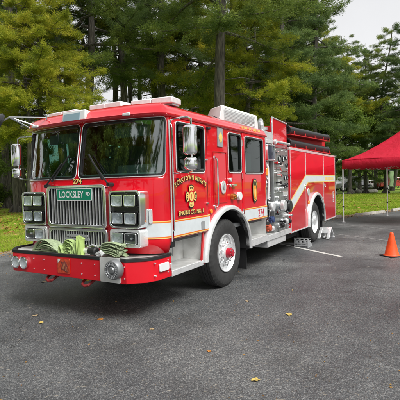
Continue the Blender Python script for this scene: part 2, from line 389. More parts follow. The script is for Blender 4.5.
def FR(u, v, n): return (-1.84-n, 1.25-u, v)       # front plane for lettering, u to the picture's right

def skin(mb, ss, zs, zb, holes=(), off=0., fans=True):
    ss = sorted(set([round(a, 4) for a in ss]+[round(h[k], 4) for h in holes for k in (0, 1) if min(ss) <= h[k] <= max(ss)]))
    zs = sorted(set([round(a, 4) for a in zs]+[round(h[k], 4) for h in holes for k in (2, 3)]))
    idx = {}; V = []; F = []
    def vid(s, z):
        z = max(z, zb(s)); k = (round(s, 4), round(z, 4))
        if k not in idx: idx[k] = len(V); V.append((s, z, off))
        return idx[k]
    for a, b in zip(ss, ss[1:]):
        for c, d in zip(zs, zs[1:]):
            m = ((a+b)/2, (c+d)/2)
            if any(h[0] < m[0] < h[1] and h[2] < m[1] < h[3] for h in holes): continue
            f = []
            for q in (vid(a, c), vid(b, c), vid(b, d), vid(a, d)):
                if q not in f: f.append(q)
            if len(f) > 2: F.append(tuple(f))
    mb.add(V, F)
    if fans:
        for h in holes:
            r = h[4]
            for sx_, sz_, a0 in ((h[1], h[3], 0), (h[0], h[3], pi/2), (h[0], h[2], pi), (h[1], h[2], 3*pi/2)):
                cx = sx_-r*(1 if sx_ == h[1] else -1); cz = sz_-r*(1 if sz_ == h[3] else -1)
                arc = [(cx+r*cos(a0+pi/2*k/6), cz+r*sin(a0+pi/2*k/6), off) for k in range(7)]
                mb.add([(sx_, sz_, off)]+arc, [(0, k+1, k+2)[::-1] for k in range(6)])

# windows as (s0, s1, z0, z1, radius)
WS = (.035, S15-.095, 1.765, 2.465, .07)
W1 = (sx(-1.365), sx(-.655), 1.81, 2.42, .05)
W2 = (sx(.15), sx(.625), 1.82, 2.42, .05)
W3 = (sx(.77), sx(1.575), 1.81, 2.41, .05)
neg = lambda h: (-h[1], -h[0], h[2], h[3], h[4])
HOLES = [WS, W1, W2, W3]; HOLES += [neg(h) for h in HOLES]
def arch(x, c, a=.76, b=.70, z0=.53): return z0+b*sqrt(max(0, 1-((x-c)/a)**2)) if abs(x-c) < a else 0
def cab_bottom(s):
    a = abs(s)
    if a < S15-.001: return .80
    x = a-S15-1.5
    if -.66 < x < .86: return max(.955 if not -.66 < x < .86 else 0, arch(x, .10), .955 if abs(x-.10) > .70 else 0)
    return .955
ss = [S15*i/26 for i in range(27)]+[sx(-1.5+.06*i) for i in range(55)]+[SMAX]
ss = sorted(set(ss+[-a for a in ss]))
zs = [.80, .955, 1.1, 1.3, 1.5, 1.7, 1.85, 2.0, 2.15, 2.3, 2.40, 2.488]
mb = MB(CM); skin(mb, ss, zs, cab_bottom, HOLES)
mb.map = None
a = CM(SMAX, .5); b = CM(-SMAX, .5)
mb.add([(1.76, 0, .955), (1.76, 2.5, .955), (1.76, 2.5, 2.488), (1.76, 0, 2.488)], [(0, 1, 2, 3)])
cab = mb.build('cab', RED, TR, recalc=False, solid=.03, angle=40)

# roof with brow
loop = [a for a in ss]
prof = [(-.03, 2.478, 0), (.018, 2.484, .05), (.030, 2.495, .075), (.032, 2.516, .085), (.012, 2.528, .075), (.0, 2.56, .05), (-.03, 2.605, .02), (-.08, 2.642, -.02), (-.15, 2.662, -.06)]
mb = MB(); V = []; nl = len(loop)
for o, z, fr in prof:
    for s in loop:
        x, y, nx, ny = plan(s); w = max(0., -nx)**1.5; zz = z+.035*max(0, -nx)*(1 if z > 2.55 else 0)
        x += .13*min(1, .78/.75)*w; xx = x+nx*(o+fr*w); yy = y+ny*(o+fr*w)
        if abs(s) >= SMAX-1e-6: xx = 1.775+min(o, 0)
        V.append((xx, yy, zz))
last = V[-nl:]
for k, dz in ((.15, .012), (.4, .02), (.7, .025)):
    for x, y, z in last: V.append(((x-.1)*(1-k)+.1, (y-1.25)*(1-k)+1.25, z+dz))
R_ = len(V)//nl; F = []
for r in range(R_-1):
    for i in range(nl): F.append((r*nl+i, r*nl+(i+1) % nl, (r+1)*nl+(i+1) % nl, (r+1)*nl+i))
F.append(tuple((R_-1)*nl+i for i in range(nl)))
mb.add(V, F)
roof = mb.build('roof', RED, TR, angle=50)
# the pale gold marks along the rear roof edge
mb = MB(); random.seed(3)
for k in range(15):
    x = .66+.058*k; w_ = random.uniform(.018, .036)
    if k in (8,): continue
    mb.obox((x, -.004, 2.572), (w_, .006, .045))
g = mb.build('gold_lettering', GOLD, roof)
# marker lights on the brow
for y in (.42, 2.08):
    mb = MB(); mb.obox((-1.79 if 1 else 0, y, 2.512), (.03, .11, .035)); mb.build('marker_light', WHITEPL, roof, bevel=.008)
mb = MB(); mb.obox((-1.84+.11-.02, .9, 2.50), (.03, .16, .02)); mb.build('handhold', CHROME, roof, bevel=.005)

def loopmap(mp, pts, off): return [mp(p[0], p[1], off) for p in pts]
def window(parent, h, off, mp=CM, glass=GLASSD, trim=True, name='window', tr=.010):
    P = densify(rrect(h[0], h[1], h[2], h[3], h[4], 8), .05)
    mb = MB(mp); nS = max(2, int((h[1]-h[0])/.05))
    skin(mb, [h[0]-.004+(h[1]-h[0]+.008)*i/nS for i in range(nS+1)], [h[2]-.004, (h[2]+h[3])/2, h[3]+.004], lambda s: 0, (), off-.018)
    g = mb.build(name, glass, parent, recalc=False)
    mb = MB(mp); mb.ring(inset(P, -.014), inset(P, .014), off-.016, off+.010); mb.build('gasket', BLKGLOSS, g, angle=50)
    if trim:
        mb = MB(); mb.tube(loopmap(mp, inset(P, -.016), off+.008), tr, 6, closed=True); mb.build('chrome_trim', ALUP, g)
    return g
for h in (WS, neg(WS)): window(cab, h, 0, glass=GLASS, name='windshield', tr=.006)
for h in (W2, neg(W2)): window(cab, h, 0, tr=.007)

def door(x0, x1, h, side, name='door'):
    mb = MB(CM); n = int((x1-x0)/.06)
    xs = [sx(x0+(x1-x0)*i/n) for i in range(n+1)]
    if side < 0: xs = sorted(-a for a in xs); hh = neg(h)
    else: hh = h
    skin(mb, xs, [.965, 1.2, 1.5, 1.8, 2.0, 2.2, 2.474], lambda s: (max(.965, arch(abs(s)-S15-1.5, .10, .80, .735))), [hh], .012)
    d = mb.build(name, RED, TR, recalc=False, solid=.014, bevel=.004)
    window(d, hh, .012, tr=.007)
    return d
FDOOR = door(-1.484, -.575, W1, 1, 'front_door'); RDOOR = door(.672, 1.735, W3, 1, 'rear_door')
FD2 = door(-1.484, -.575, W1, -1, 'front_door'); RD2 = door(.672, 1.735, W3, -1, 'rear_door')
# door furniture
def grab_rail(x, z0, z1, parent, y=0., off=.06, r=.014, name='grab_rail', m=CHROME):
    mb = MB(); mb.tube([(x, y, z0), (x, y-off*.8, z0+.02), (x, y-off, z0+.06), (x, y-off, z1-.06), (x, y-off*.8, z1-.02), (x, y, z1)], r, 10)
    for z in (z0, z1): mb.cyl((x, y+.001, z), (x, y-.012, z), r*2.1, n=12)
    return mb.build(name, m, parent)
grab_rail(-.335, 1.29, 2.02, cab)
grab_rail(-1.475, 1.05, 2.40, FDOOR, off=.03, r=.011)
mb = MB(); mb.tube([(-1.507, -.012, .93), (-1.507, -.016, 1.4), (-1.507, -.016, 2.0), (-1.512, -.014, 2.44)], .009, 8); mb.build('door_edge_trim', ALUP, cab)
mb = MB(SM); mb.prism(rrect(-.22, -.045, 2.19, 2.475, .01), .002, .014); em = mb.build('emblem_plate', GREYPL, cab)
mb = MB(SM)
for k in range(3): mb.prism([(-.19+.03*k, 2.33), (-.135+.02*k, 2.42-.02*k), (-.10+.015*k, 2.34), (-.145+.02*k, 2.24+.01*k)], .0145+.002*k, .018+.002*k)
mb.build('emblem', GOLD, em)
mb = MB(SM); mb.ring(rrect(-.37, .08, 1.34, 2.12, .02), rrect(-.358, .068, 1.352, 2.108, .015), .001, .008); mb.build('panel_outline', REDD, cab)
mb = MB(); mb.obox((-.52, -.02, 2.43), (.07, .05, .035)); mb.build('camera_pod', BLACK, cab, bevel=.01)
mb = MB()
for k in range(30): mb.cyl((-1.38+.105*k, -.012, 2.515), (-1.38+.105*k, -.034, 2.515), .0045, n=6)
mb.build('roof_rivets', RED, roof)
for x in (-.545, .645): mb = MB(); mb.box(x-.003, x+.003, -.002, .0, 1.30, 2.47); mb.build('panel_seam', BLACK, cab)
mb = MB(); mb.box(-1.50, -1.44, -.020, .0, 1.62, 1.66) if 0 else mb.box(1.738, 1.752, -.012, .0, .98, 2.46); mb.build('corner_trim', ALUP, cab)
for z in (1.15, 1.75, 2.3):
    mb = MB(); mb.cyl((.664, -.012, z-.05), (.664, -.012, z+.05), .010, n=8); mb.build('hinge', CHROME, RDOOR)
# outlets between the doors: oval plate, two latches, red cap and grey cap
mb = MB(SM); mb.prism([(-.06+.085*cos(t*pi/10), 1.575+.10*sin(t*pi/10)) for t in range(20)], .002, .02); o = mb.build('oval_plate', ALUP, cab, bevel=.004)
mb = MB(SM); mb.prism([(-.06+.03*cos(t*pi/6), 1.58+.045*sin(t*pi/6)) for t in range(12)], .021, .03); mb.build('dark_inset', GREYPL, o)
mb = MB(); mb.cyl((.15, 0, 1.69), (.15, -.05, 1.69), .032, n=16); mb.build('outlet_cap', ALUP, cab, bevel=.005)
mb = MB(); mb.obox((.30, -.025, 1.60), (.12, .04, .035)); mb.cyl((.16, 0, 1.60), (.16, -.04, 1.60), .025, n=14); mb.build('door_handle', CHROME, cab, bevel=.006)
mb = MB(); mb.cyl((.24, 0, 1.42), (.24, -.06, 1.42), .05, n=20); mb.cyl((.24, -.06, 1.42), (.24, -.09, 1.42), .028, n=20); mb.build('air_outlet', mat('brass', (.5, .25, .06), .3, metal=.8), cab, bevel=.004)
mb = MB(); mb.cyl((.48, 0, 1.42), (.48, -.055, 1.42), .068, n=24); mb.obox((.38, -.02, 1.42), (.10, .03, .03)); mb.build('electric_inlet', WHITEPL, cab, bevel=.006)
mb = MB(); mb.cyl((-.47, 0, 1.235), (-.47, -.022, 1.235), .032, n=20); mb.build('side_marker', ORANGE, cab, bevel=.004)
mb = MB(); mb.obox((-.60, -.02, 1.98), (.06, .03, .02)); mb.obox((-.60, -.02, 1.36), (.06, .03, .02)); mb.build('door_hinge', CHROME, cab, bevel=.003)

# lettering on the driver's door
mb = MB(SM)
def shadow_text(txt, u, v, size, n, xs=1., arc=None, parent=None, mp=SM, col=GOLD, back=BLKGLOSS, bold=.004, name='lettering'):
    m1 = MB(mp); add_text(m1, txt, u, v, size, n+.0015, xs, bold*.4, arc)
    o = m1.build(name, col, parent, smooth=False, recalc=False)
    m2 = MB(mp); add_text(m2, txt, u+.004, v-.004, size, n, xs, bold*1.8, arc)
    m2.build('outline', back, o, smooth=False, recalc=False); return o
shadow_text('YORKTOWN HEIGHTS', -1.04, 1.70, .082, .0285, .88, (.80, 1.02), FDOOR)
shadow_text('ENGINE CO. NO. 1', -1.045, 1.245, .078, .0285, .98, None, FDOOR)
# maltese cross badge with a 1
def maltese(cx, cz, r, n, parent, w=1., digit='1'):
    P = []
    for k in range(4):
        a = pi/2*k
        for da, rr in ((-.50, 1.), (-.25, 1.06), (0, 1.08), (.25, 1.06), (.50, 1.), (pi/4, .50)): P.append((cx+w*r*rr*cos(a+da), cz+r*rr*sin(a+da)))
    circ = lambda q: [(cx+w*q*cos(2*pi*i/28), cz+q*sin(2*pi*i/28)) for i in range(28)]
    mb = MB(SM); mb.prism([(cx+(p[0]-cx)*1.1, cz+(p[1]-cz)*1.1) for p in P], n, n+.001); b = mb.build('cross_outline', BLKGLOSS, parent)
    mb = MB(SM); mb.prism(P, n+.001, n+.003); o = mb.build('fire_badge', GOLD, parent)
    mb = MB(SM); mb.prism(circ(r*.60), n+.003, n+.004); mb.build('badge_ring', REDD, o)
    mb = MB(SM); mb.prism(circ(r*.46), n+.004, n+.005); mb.build('badge_disc', GOLD, o)
    mb = MB(SM); add_text(mb, digit, cx, cz-r*.22, r*.62, n+.0065, .9, .003); mb.build('badge_numeral', REDD, o, smooth=False, recalc=False)
    b.parent = o
    mb = MB(SM)
    for k in range(4):
        a = pi/2*k
        for d in (-.26, 0, .26): mb.obox((cx+w*r*.86*cos(a+d), -(0), cz+r*.86*sin(a+d)), (1, 1, 1)) if 0 else mb.prism([(cx+w*r*(.86+q)*cos(a+d+e), cz+r*(.86+q)*sin(a+d+e)) for q, e in ((-.07, -.07), (-.07, .07), (.07, .07), (.07, -.07))], n+.003, n+.0045)
    mb.build('badge_marks', BLKGLOSS, o)
    return o
maltese(-1.045, 1.475, .135, .0275, FDOOR, .92)
# rear door patch
def oval(cx, cz, a, b): return [(cx+a*cos(2*pi*i/28), cz+b*sin(2*pi*i/28)) for i in range(28)]
mb = MB(SM); mb.prism([(1.15-.095, 1.36), (1.15-.06, 1.30), (1.15, 1.27), (1.15+.06, 1.30), (1.15+.095, 1.36), (1.15+.10, 1.60), (1.15+.06, 1.69), (1.15, 1.71), (1.15-.06, 1.69), (1.15-.10, 1.60)], .0275, .029); pt = mb.build('department_patch', BLKGLOSS, RDOOR)
mb = MB(SM); mb.prism(oval(1.15, 1.46, .065, .13), .029, .0305); mb.build('patch_centre', ORANGE, pt)
mb = MB(SM); mb.prism(oval(1.15, 1.45, .035, .08), .0305, .032); mb.build('patch_core', GOLD, pt)
mb = MB(SM); mb.ring(oval(1.15, 1.49, .088, .19), oval(1.15, 1.49, .079, .178), .029, .0305); mb.build('patch_ring', GOLD, pt)

# stripes on the cab
def stripe(s0, s1, off, parent, z0=.975, z1=1.195, zbf=None):
    n = max(2, int((s1-s0)/.05)); S = [s0+(s1-s0)*i/n for i in range(n+1)]; zf = zbf or (lambda s: 0)
    mb = MB(CM); skin(mb, S, [z0+.026, z1-.026], zf, (), off); o = mb.build('reflective_stripe', WHITE, parent, recalc=False)
    for a, b in ((z0, z0+.012), (z1-.012, z1)):
        mb = MB(CM); skin(mb, S, [a, b], zf, (), off); mb.build('gold_edge', GOLD, o, recalc=False)
    for a, b in ((z0+.012, z0+.026), (z1-.026, z1-.012)):
        mb = MB(CM); skin(mb, S, [a, b], zf, (), off+.0004); mb.build('orange_edge', mat('stripe_orange', (.75, .16, .01), .4) if 'STO' not in globals() else STO, o, recalc=False)
    return o
STO = mat('stripe_orange', (.75, .16, .01), .4)
stripe(S15-.34, S15-.008, .004, cab)
stripe(-S15+.008, -S15+.34, .004, cab)
stripe(sx(-1.482), sx(-.577), .0275, FDOOR); stripe(sx(-.572), sx(-.50), .004, cab, .975)
stripe(sx(.672+.0), sx(1.733), .0275, RDOOR, zbf=lambda s: max(0, arch(s-S15-1.5, .10, .84, .77)))
shadow_text('274', 1.42, 1.015, .195, .029, 1.0, None, RDOOR, col=mat('decal_red', (.52, .015, .05), .4), back=SIGNW, bold=.007)
mb = MB(SM); mb.prism(rrect(-.80, -.70, 1.0, 1.12, .02), .029, .034); mb.build('small_decal', GREYPL, FDOOR, bevel=.002)
mb = MB(SM); mb.prism(rrect(-1.51, -1.47, 1.16, 1.28, .01), .0, .03) if 0 else mb.prism(rrect(-1.40, -1.34, 1.70, 1.72, .01), .0275, .03); mb.build('door_lock', BLACK, FDOOR)
# chrome marker on the cab corner by the stripe
s_ = S15-.27
mb = MB(CM); mb.prism(rrect(s_-.022, s_+.022, 1.17, 1.35, .02), .002, .022); mb.build('corner_marker', ALUP, cab, bevel=.004)

# interior
mb = MB(); mb.box(-1.60, 1.70, .08, 2.42, .90, .96); mb.box(1.66, 1.72, .06, 2.44, .96, 2.45); mb.box(-.2, -.12, .5, 2.0, .96, 2.3)
it = mb.build('cab_interior', INTER, TR)
mb = MB(); mb.box(-1.66, -1.15, .14, 2.36, .97, 1.80); mb.box(-1.4, -1.12, .30, .95, 1.6, 1.92); mb.build('dashboard', INTER, it, bevel=.04)
mb = MB(); mb.box(-1.1, -.1, .9, 1.6, .97, 1.62); mb.build('engine_cover', INTER, it, bevel=.05)
for y in (.55, 1.95):
    mb = MB(); mb.box(-.85, -.35, y-.25, y+.25, 1.25, 1.42); mb.box(-.42, -.28, y-.25, y+.25, 1.42, 2.12); mb.box(-.41, -.30, y-.14, y+.14, 2.14, 2.32); mb.build('seat', INTER, it, bevel=.05)
for y in (.45, 1.25, 2.05):
    mb = MB(); mb.box(1.0, 1.5, y-.25, y+.25, 1.25, 1.42); mb.box(1.42, 1.58, y-.25, y+.25, 1.42, 2.2); mb.build('seat', INTER, it, bevel=.05)
mb = MB(); c = Vector((-1.06, .55, 1.78)); a = Vector((.45, 0, .9)).normalized(); u = Vector((0, 1, 0)); w = a.cross(u)
mb.tube([c+(u*cos(2*pi*i/28)+w*sin(2*pi*i/28))*.23 for i in range(28)], .014, 8, closed=True)
for i in range(3): mb.tube([c, c+(u*cos(2*pi*i/3+.5)+w*sin(2*pi*i/3+.5))*.23], .012, 6)
mb.cyl(c, c-a*.35, .03, n=10); mb.build('steering_wheel', BLACK, it)
for y in (.62, 1.9):   # sun visors
    mb = MB(); mb.box(-1.45, -1.42, y-.3, y+.3, 2.28, 2.42); mb.build('sun_visor', INTER, it, bevel=.01)
# wipers
for ya, yb, za, zb_ in ((1.80, 1.42, 1.66, 2.06), (.66, 1.06, 1.66, 2.06)):
    mb = MB(); mb.cyl((-1.80, ya, za), (-1.90, ya, za), .025, n=12)
    mb.tube([(-1.89, ya, za), (-1.875, ya*.75+yb*.25, za*.75+zb_*.25), (-1.845, yb*.75+ya*.25, zb_*.75+za*.25)], .011, 6)
    mb.tube([(-1.87, ya*.72+yb*.28+.0, za*.8+zb_*.2-.02), (-1.80, yb, zb_)], .012, 6)
    mb.build('wiper', BLACK, cab)

# grille
def bars(mb, u0, u1, z0, z1, n, w, d0, d1):
    for i in range(n):
        u = u0+(u1-u0)*(i+.5)/n; mb.prism([(u-w/2, z0), (u+w/2, z0), (u+w/2, z1), (u-w/2, z1)], d0, d1)
gr = MB(FM)
o1 = densify(rrect(.715, 1.785, 1.105, 1.665, .06)); gr.ring(o1, inset(o1, .042), -.02, .055)
grille = gr.build('grille', CHROME, TR, bevel=.012, seg=3)
mb = MB(FM); mb.prism(rrect(.755, 1.745, 1.145, 1.625, .03), -.02, .004); mb.build('grille_mesh', DARK, grille)
mb = MB(FM); bars(mb, .765, 1.735, 1.15, 1.62, 18, .0120, .005, .034); mb.build('grille_bars', ALU, grille, bevel=.004)
gr = MB(FM); o1 = densify(rrect(.715, 1.785, .85, 1.10, .05)); gr.ring(o1, inset(o1, .042), -.02, .045); g2 = gr.build('lower_grille', CHROME, TR, bevel=.01, seg=3)
mb = MB(FM); mb.prism(rrect(.75, 1.75, .885, 1.065, .03), -.02, .004); mb.build('grille_mesh', DARK, g2)
mb = MB(FM); bars(mb, .765, 1.735, .885, 1.065, 22, .011, .005, .028); mb.build('grille_bars', ALU, g2, bevel=.003)
mb = MB(FM)
for z, (u0, u1) in ((.955, (1.02, 1.46)), (1.0, (1.05, 1.43))): mb.prism(rrect(u0, u1, z-.016, z+.016, .01), .032, .044)
mb.build('tow_eye_plate', GREYPL, g2)
mb = MB(FM); mb.prism(rrect(.925, 1.565, 1.462, 1.622, .012), .062, .068); sg = mb.build('street_sign', SIGNG, grille)
mb = MB(FM); o1 = rrect(.925, 1.565, 1.462, 1.622, .012); mb.ring(o1, inset(o1, .010), .0682, .0696); mb.build('sign_border', SIGNW, sg)
mb = MB(FR); add_text(mb, 'LOCKSLEY', -.045, 1.503, .118, .0696, .80, .002); add_text(mb, 'RD', .255, 1.528, .062, .0696, .9, .002); mb.build('sign_lettering', SIGNW, sg, smooth=False, recalc=False)
mb = MB(lambda s, z, n: CM(s, z, n)); add_text(mb, '274', .012, 1.685, .088, .008, 1.15, .003); t = mb.build('unit_number', GOLD, cab, smooth=False, recalc=False)
mb = MB(CM); add_text(mb, '274', .016, 1.681, .088, .006, 1.15, .007); mb.build('outline', BLKGLOSS, t, smooth=False, recalc=False)

# headlight clusters
def lamp(mb_parent, y, z, w, h, n, dark=False):
    mb = MB(FM); o1 = rrect(y-w/2, y+w/2, z-h/2, z+h/2, .02); mb.ring(o1, inset(o1, .010), n-.03, n+.012); fr = mb.build('headlight', CHROME, mb_parent, bevel=.003)
    mb = MB(FM); u0, u1, v0, v1 = y-w/2+.008, y+w/2-.008, z-h/2+.008, z+h/2-.008
    # reflector bowl
    K = 10; V = []; Fc = []
    for i in range(K+1):
        for j in range(K+1):
            a, b = i/K*2-1, j/K*2-1; d = n-.045+.03*min(1, a*a+b*b)+(.003 if i % 2 else 0)
            V.append((u0+(u1-u0)*i/K, v0+(v1-v0)*j/K, d))
    for i in range(K):
        for j in range(K): Fc.append((i*(K+1)+j, i*(K+1)+j+1, (i+1)*(K+1)+j+1, (i+1)*(K+1)+j))
    mb.add(V, Fc); mb.build('reflector', BLKGLOSS if dark else LAMPREF, fr, smooth=not dark)
    mb = MB(FM); mb.prism(rrect(y-w/2+.008, y+w/2-.008, z-h/2+.008, z+h/2-.008, .015), n-.002, n+.004); mb.build('lens', LENS, fr)
    mb = MB(); mb.cyl(FM(y, z, n-.04), FM(y, z, n-.012), .014, n=12); mb.build('bulb', WHITEPL, fr)
for sgn in (0, 1):
    Y = (lambda y: 2.5-y) if sgn else (lambda y: y)
    def rr(a, b, z0, z1, r): a, b = sorted((Y(a), Y(b))); return rrect(a, b, z0, z1, r)
    mb = MB(FM); o1 = densify(rr(.18, .675, 1.12, 1.585, .06)); mb.ring(o1, inset(o1, .024), -.16, .045)
    H = mb.build('headlight_housing', CHROME, TR, bevel=.01, seg=3)
    mb = MB(FM); mb.prism(rr(.20, .655, 1.14, 1.565, .04), -.12, .0); mb.build('housing_back', BLKGLOSS, H)
    for z in (1.46, 1.245):
        mb = MB(FM); o1 = densify(rr(.225, .635, z-.088, z+.088, .03)); mb.ring(o1, inset(o1, .010), .0, .020); q = mb.build('lamp_bezel', BLKGLOSS, H, bevel=.003)
        for y in (.33, .53): lamp(H, Y(y), z, .175, .14, .052)
    mb = MB(FM); o1 = densify(rr(.20, .675, .885, 1.108, .04)); mb.ring(o1, inset(o1, .036), -.16, .035); H2 = mb.build('signal_housing', ALUP, TR, bevel=.008, seg=3)
    mb = MB(FM); mb.prism(rr(.23, .645, .91, 1.085, .03), -.12, -.002); mb.build('housing_back', BLKGLOSS, H2)
    lamp(H2, Y(.535), .998, .18, .135, .046); lamp(H2, Y(.34), .998, .18, .135, .046, dark=True)
HOOKM = mat('hook_red', (.20, .012, .014), .55, var=.3)
# bumper
def offset_out(P, d):
    return [(x-d*.7 if x < -1.9 else x, (y-d if y < 1.25 else y+d)) for x, y in P]
bo = [(-1.52, .0), (-1.80, .0), (-1.95, .06), (-2.11, .24), (-2.11, 2.26), (-1.95, 2.44), (-1.80, 2.5), (-1.52, 2.5)]
mb = MB(); mb.prism([(x, y) for x, y in bo], .50, .757); bumper = mb.build('bumper', RED, TR, bevel=.006)
mb = MB(); P = offset_out(bo, .006); m_ = len(P)
out_ = P; inn = [(min(x+.035, -1.52) if x < -1.79 else x, y+(.03 if y < 1.25 else -.03)) for x, y in P]
mb.add([(x, y, z) for z in (.757, .795) for x, y in out_]+[(x, y, z) for z in (.757, .795) for x, y in inn],
       [q for i in range(m_-1) for q in ((i, i+1, m_+i+1, m_+i), (2*m_+i, 3*m_+i, 3*m_+i+1, 2*m_+i+1), (m_+i, m_+i+1, 3*m_+i+1, 3*m_+i))])
mb.build('bumper_rubber', BLACK, bumper, bevel=.006)
mb = MB(); mb.prism([(x+(.04 if x < -1.9 else 0), y+(.035 if y < 1.25 else -.035)) for x, y in bo], .7575, .770); mb.build('bumper_deck', PLATE, bumper)
FB = lambda u, v, n: (-2.11-n, u, v)
mb = MB(FB); mb.prism(rrect(.315, .625, .505, .80, .015), .002, .014); mb.build('siren_plate', PLATE, bumper)
mb = MB(); c = (-2.125, .375, .672)
mb.lathe([(0, .0), (0, .118), (.05, .118), (.078, .106), (.082, .094), (.068, .084), (.080, .072), (.084, .06), (.070, .048), (.088, .034), (.092, 0)], c, (-1, 0, 0), 40)
si = mb.build('siren', mat('siren_grey', (.30, .31, .32), .38, metal=.7, var=.2), bumper)
mb = MB()
for i in range(20):
    a = 2*pi*i/20; mb.obox((-2.125-.078, .375+.078*cos(a), .672+.078*sin(a)), (.012, .034, .006), Matrix.Rotation(a, 3, 'X'))
mb.build('siren_vanes', GREYPL, si)
for y in (2.165, 2.005):
    mb = MB(); mb.lathe([(0, .085), (.03, .085), (.04, .072), (.02, .066)], (-2.112, y, .632), (-1, 0, 0), 28); hl = mb.build('bumper_light', CHROME, bumper)
    mb = MB(); mb.lathe([(.012, 0), (.012, .03), (.024, .066)], (-2.112, y, .632), (-1, 0, 0), 28); mb.build('reflector', LAMPREF, hl)
    mb = MB(); mb.lathe([(.034, 0), (.030, .04), (.022, .068)], (-2.112, y, .632), (-1, 0, 0), 28); mb.build('lens', LENS, hl)
mb = MB(FB); mb.prism(rrect(1.14, 1.36, .548, .735, .008), .002, .010); bd = mb.build('bumper_badge', mat('badge_orange', (.50, .055, .02), .5, var=.5, vscale=26), bumper)
mb = MB(FB); mb.prism([(1.30, .60), (1.235, .575), (1.165, .565), (1.19, .60), (1.175, .64), (1.195, .68), (1.225, .71), (1.25, .69), (1.30, .70), (1.27, .65)], .0105, .012); bf_ = mb.build('badge_figure', mat('badge_dark', (.20, .04, .03), .5, var=.5, vscale=30), bd)
mb = MB(FB); mb.prism([(1.35, .725), (1.30, .725), (1.32, .70), (1.35, .675)], .0105, .0125); mb.build('badge_corner', WHITEPL, bd)
mb = MB(FB); mb.prism([(1.27, .61), (1.25, .60), (1.215, .66), (1.235, .685)], .0125, .0135); mb.prism([(1.22, .58), (1.20, .575), (1.19, .63), (1.205, .64)], .0125, .0135); mb.build('badge_streak', mat('badge_tan', (.40, .16, .08), .5), bd)
mb = MB()
for y in (1.62, 1.82, .72, .94, .20+.06, 2.30): 
    for z in (.565, .70):
        mb.cyl((-2.11, y, z), (-2.117, y, z), .0075, n=10)
for x in (-1.86, -1.60):
    for z in (.57, .72): mb.cyl((x, -.001 if x > -1.85 else .02, z), (x, -.008, z), .008, n=10)
mb.build('bumper_bolts', ALUP, bumper)
mb = MB(SM); mb.prism(rrect(-1.80, -1.60, .60, .70, .025), .002, .024); mb.build('side_light', WHITEPL, bumper, bevel=.006)
mb = MB(SM); mb.prism(rrect(-1.565, -1.53, .60, .67, .01), .002, .02); mb.build('side_latch', ALUP, bumper, bevel=.004)
for y in (1.55, .90):
    mb = MB(); mb.tube([(-1.9, y-.07, .52), (-2.06, y-.07, .46), (-2.10, y-.05, .43), (-2.115, y, .42), (-2.10, y+.05, .43), (-2.06, y+.07, .46), (-1.9, y+.07, .52)], .018, 8); mb.build('tow_hook', HOOKM, bumper)
mb = MB(); mb.obox((-2.0, .99, .475), (.02, .10, .05)); mb.build('yellow_tag', mat('tag_yellow', (.7, .6, .03), .5), bumper)

# mirrors
def mirror(y0, sgn, x0):
    t = -1 if sgn > 0 else 1
    Yo = y0+t*.36; yi = y0
    mb = MB(); mb.tube([(x0+.10, yi, 2.435), (x0+.05, yi+t*.05, 2.44), (x0, Yo-t*.06, 2.44), (x0, Yo, 2.41), (x0, Yo, 2.30), (x0, Yo, 1.9), (x0, Yo, 1.795), (x0+.04, Yo-t*.08, 1.775), (x0+.10, yi+t*.0, 1.78)], .013, 8)
    A = mb.build('mirror_bracket', CHROME, TR)
    def head(z0, z1, w):
        m2 = MB(); n = 12; V = []
        for z, k in ((z0, .7), (z0+.02, .95), (z0+.04, 1), (z1-.04, 1), (z1-.02, .95), (z1, .7)):
            for i in range(n+1):
                a = -pi/2+pi*i/n; V.append((x0-.02-.085*k*cos(a), Yo+w/2*k*sin(a), z))
        F = [(r*(n+1)+i, r*(n+1)+i+1, (r+1)*(n+1)+i+1, (r+1)*(n+1)+i) for r in range(5) for i in range(n)]
        F += [(r*(n+1)+n, r*(n+1), (r+1)*(n+1), (r+1)*(n+1)+n) for r in range(5)]; F += [tuple(range(n+1)), tuple(range(5*(n+1), 6*(n+1)))]
        m2.add(V, F); return m2.build('mirror_head', CHROME, A, bevel=.004)
    head(1.985, 2.335, .185); head(1.81, 1.955, .175)
mirror(0, 1, -1.56); mirror(2.5, -1, -1.50)
mb = MB(); T = (-2.02, 2.33, 2.64)
for q in ((-1.72, 1.92, 2.63), (-1.74, 2.16, 2.54), (-1.66, 2.30, 2.50)): mb.tube([q, T], .011, 8)
mb.tube([(-1.72, 1.92, 2.53), (-1.72, 1.92, 2.64)], .011, 8); mb.tube([T, (-2.04, 2.44, 2.60)], .012, 8)
cm = mb.build('convex_mirror_arm', CHROME, TR)
mb = MB(); mb.lathe([(0, 0), (.0, .135), (-.03, .14), (-.07, .11), (-.095, .06), (-.10, 0)], (-2.02, 2.53, 2.575), (.75, -.3, -.35), 28); mb.build('convex_mirror', BLKGLOSS, cm)

# roof equipment
def lightbar(cx, cy, L_, rot, z, m):
    M = Matrix.Rotation(rot, 3, 'Z'); c = Vector((cx, cy, z))
    mb = MB(); mb.obox(c+Vector((0, 0, .012)), (.20, L_*.96, .03), M); base = mb.build('light_bar', GREYPL, roof, bevel=.006)
    k = 2
    for i in range(k):
        y = -L_/2+L_*(i+.5)/k; mb = MB(); mb.obox(c+M @ Vector((0, y, .064)), (.27, L_/k-.002, .085), M); mb.build('beacon_lens', m if i % 2 == 0 else BEACON, base, bevel=.016, seg=3)
lightbar(-1.26, 1.13, .58, 0, 2.685, BEACON); lightbar(-1.22, .38, .62, .12, 2.665, BEACONR); lightbar(-1.26, 1.97, .62, -.08, 2.66, BEACON)
mb = MB(); mb.obox((-1.72, 1.30, 2.57), (.18, .42, .135), Matrix.Rotation(radians(8), 3, 'Y')); sb = mb.build('brow_light', WHITEPL, roof, bevel=.012)
mb = MB(); mb.obox((-1.815, 1.33, 2.565), (.006, .30, .095), Matrix.Rotation(radians(8), 3, 'Y')); mb.build('light_lens', mat('pale_blue_lens', (.28, .40, .46), .12, coat=1), sb)
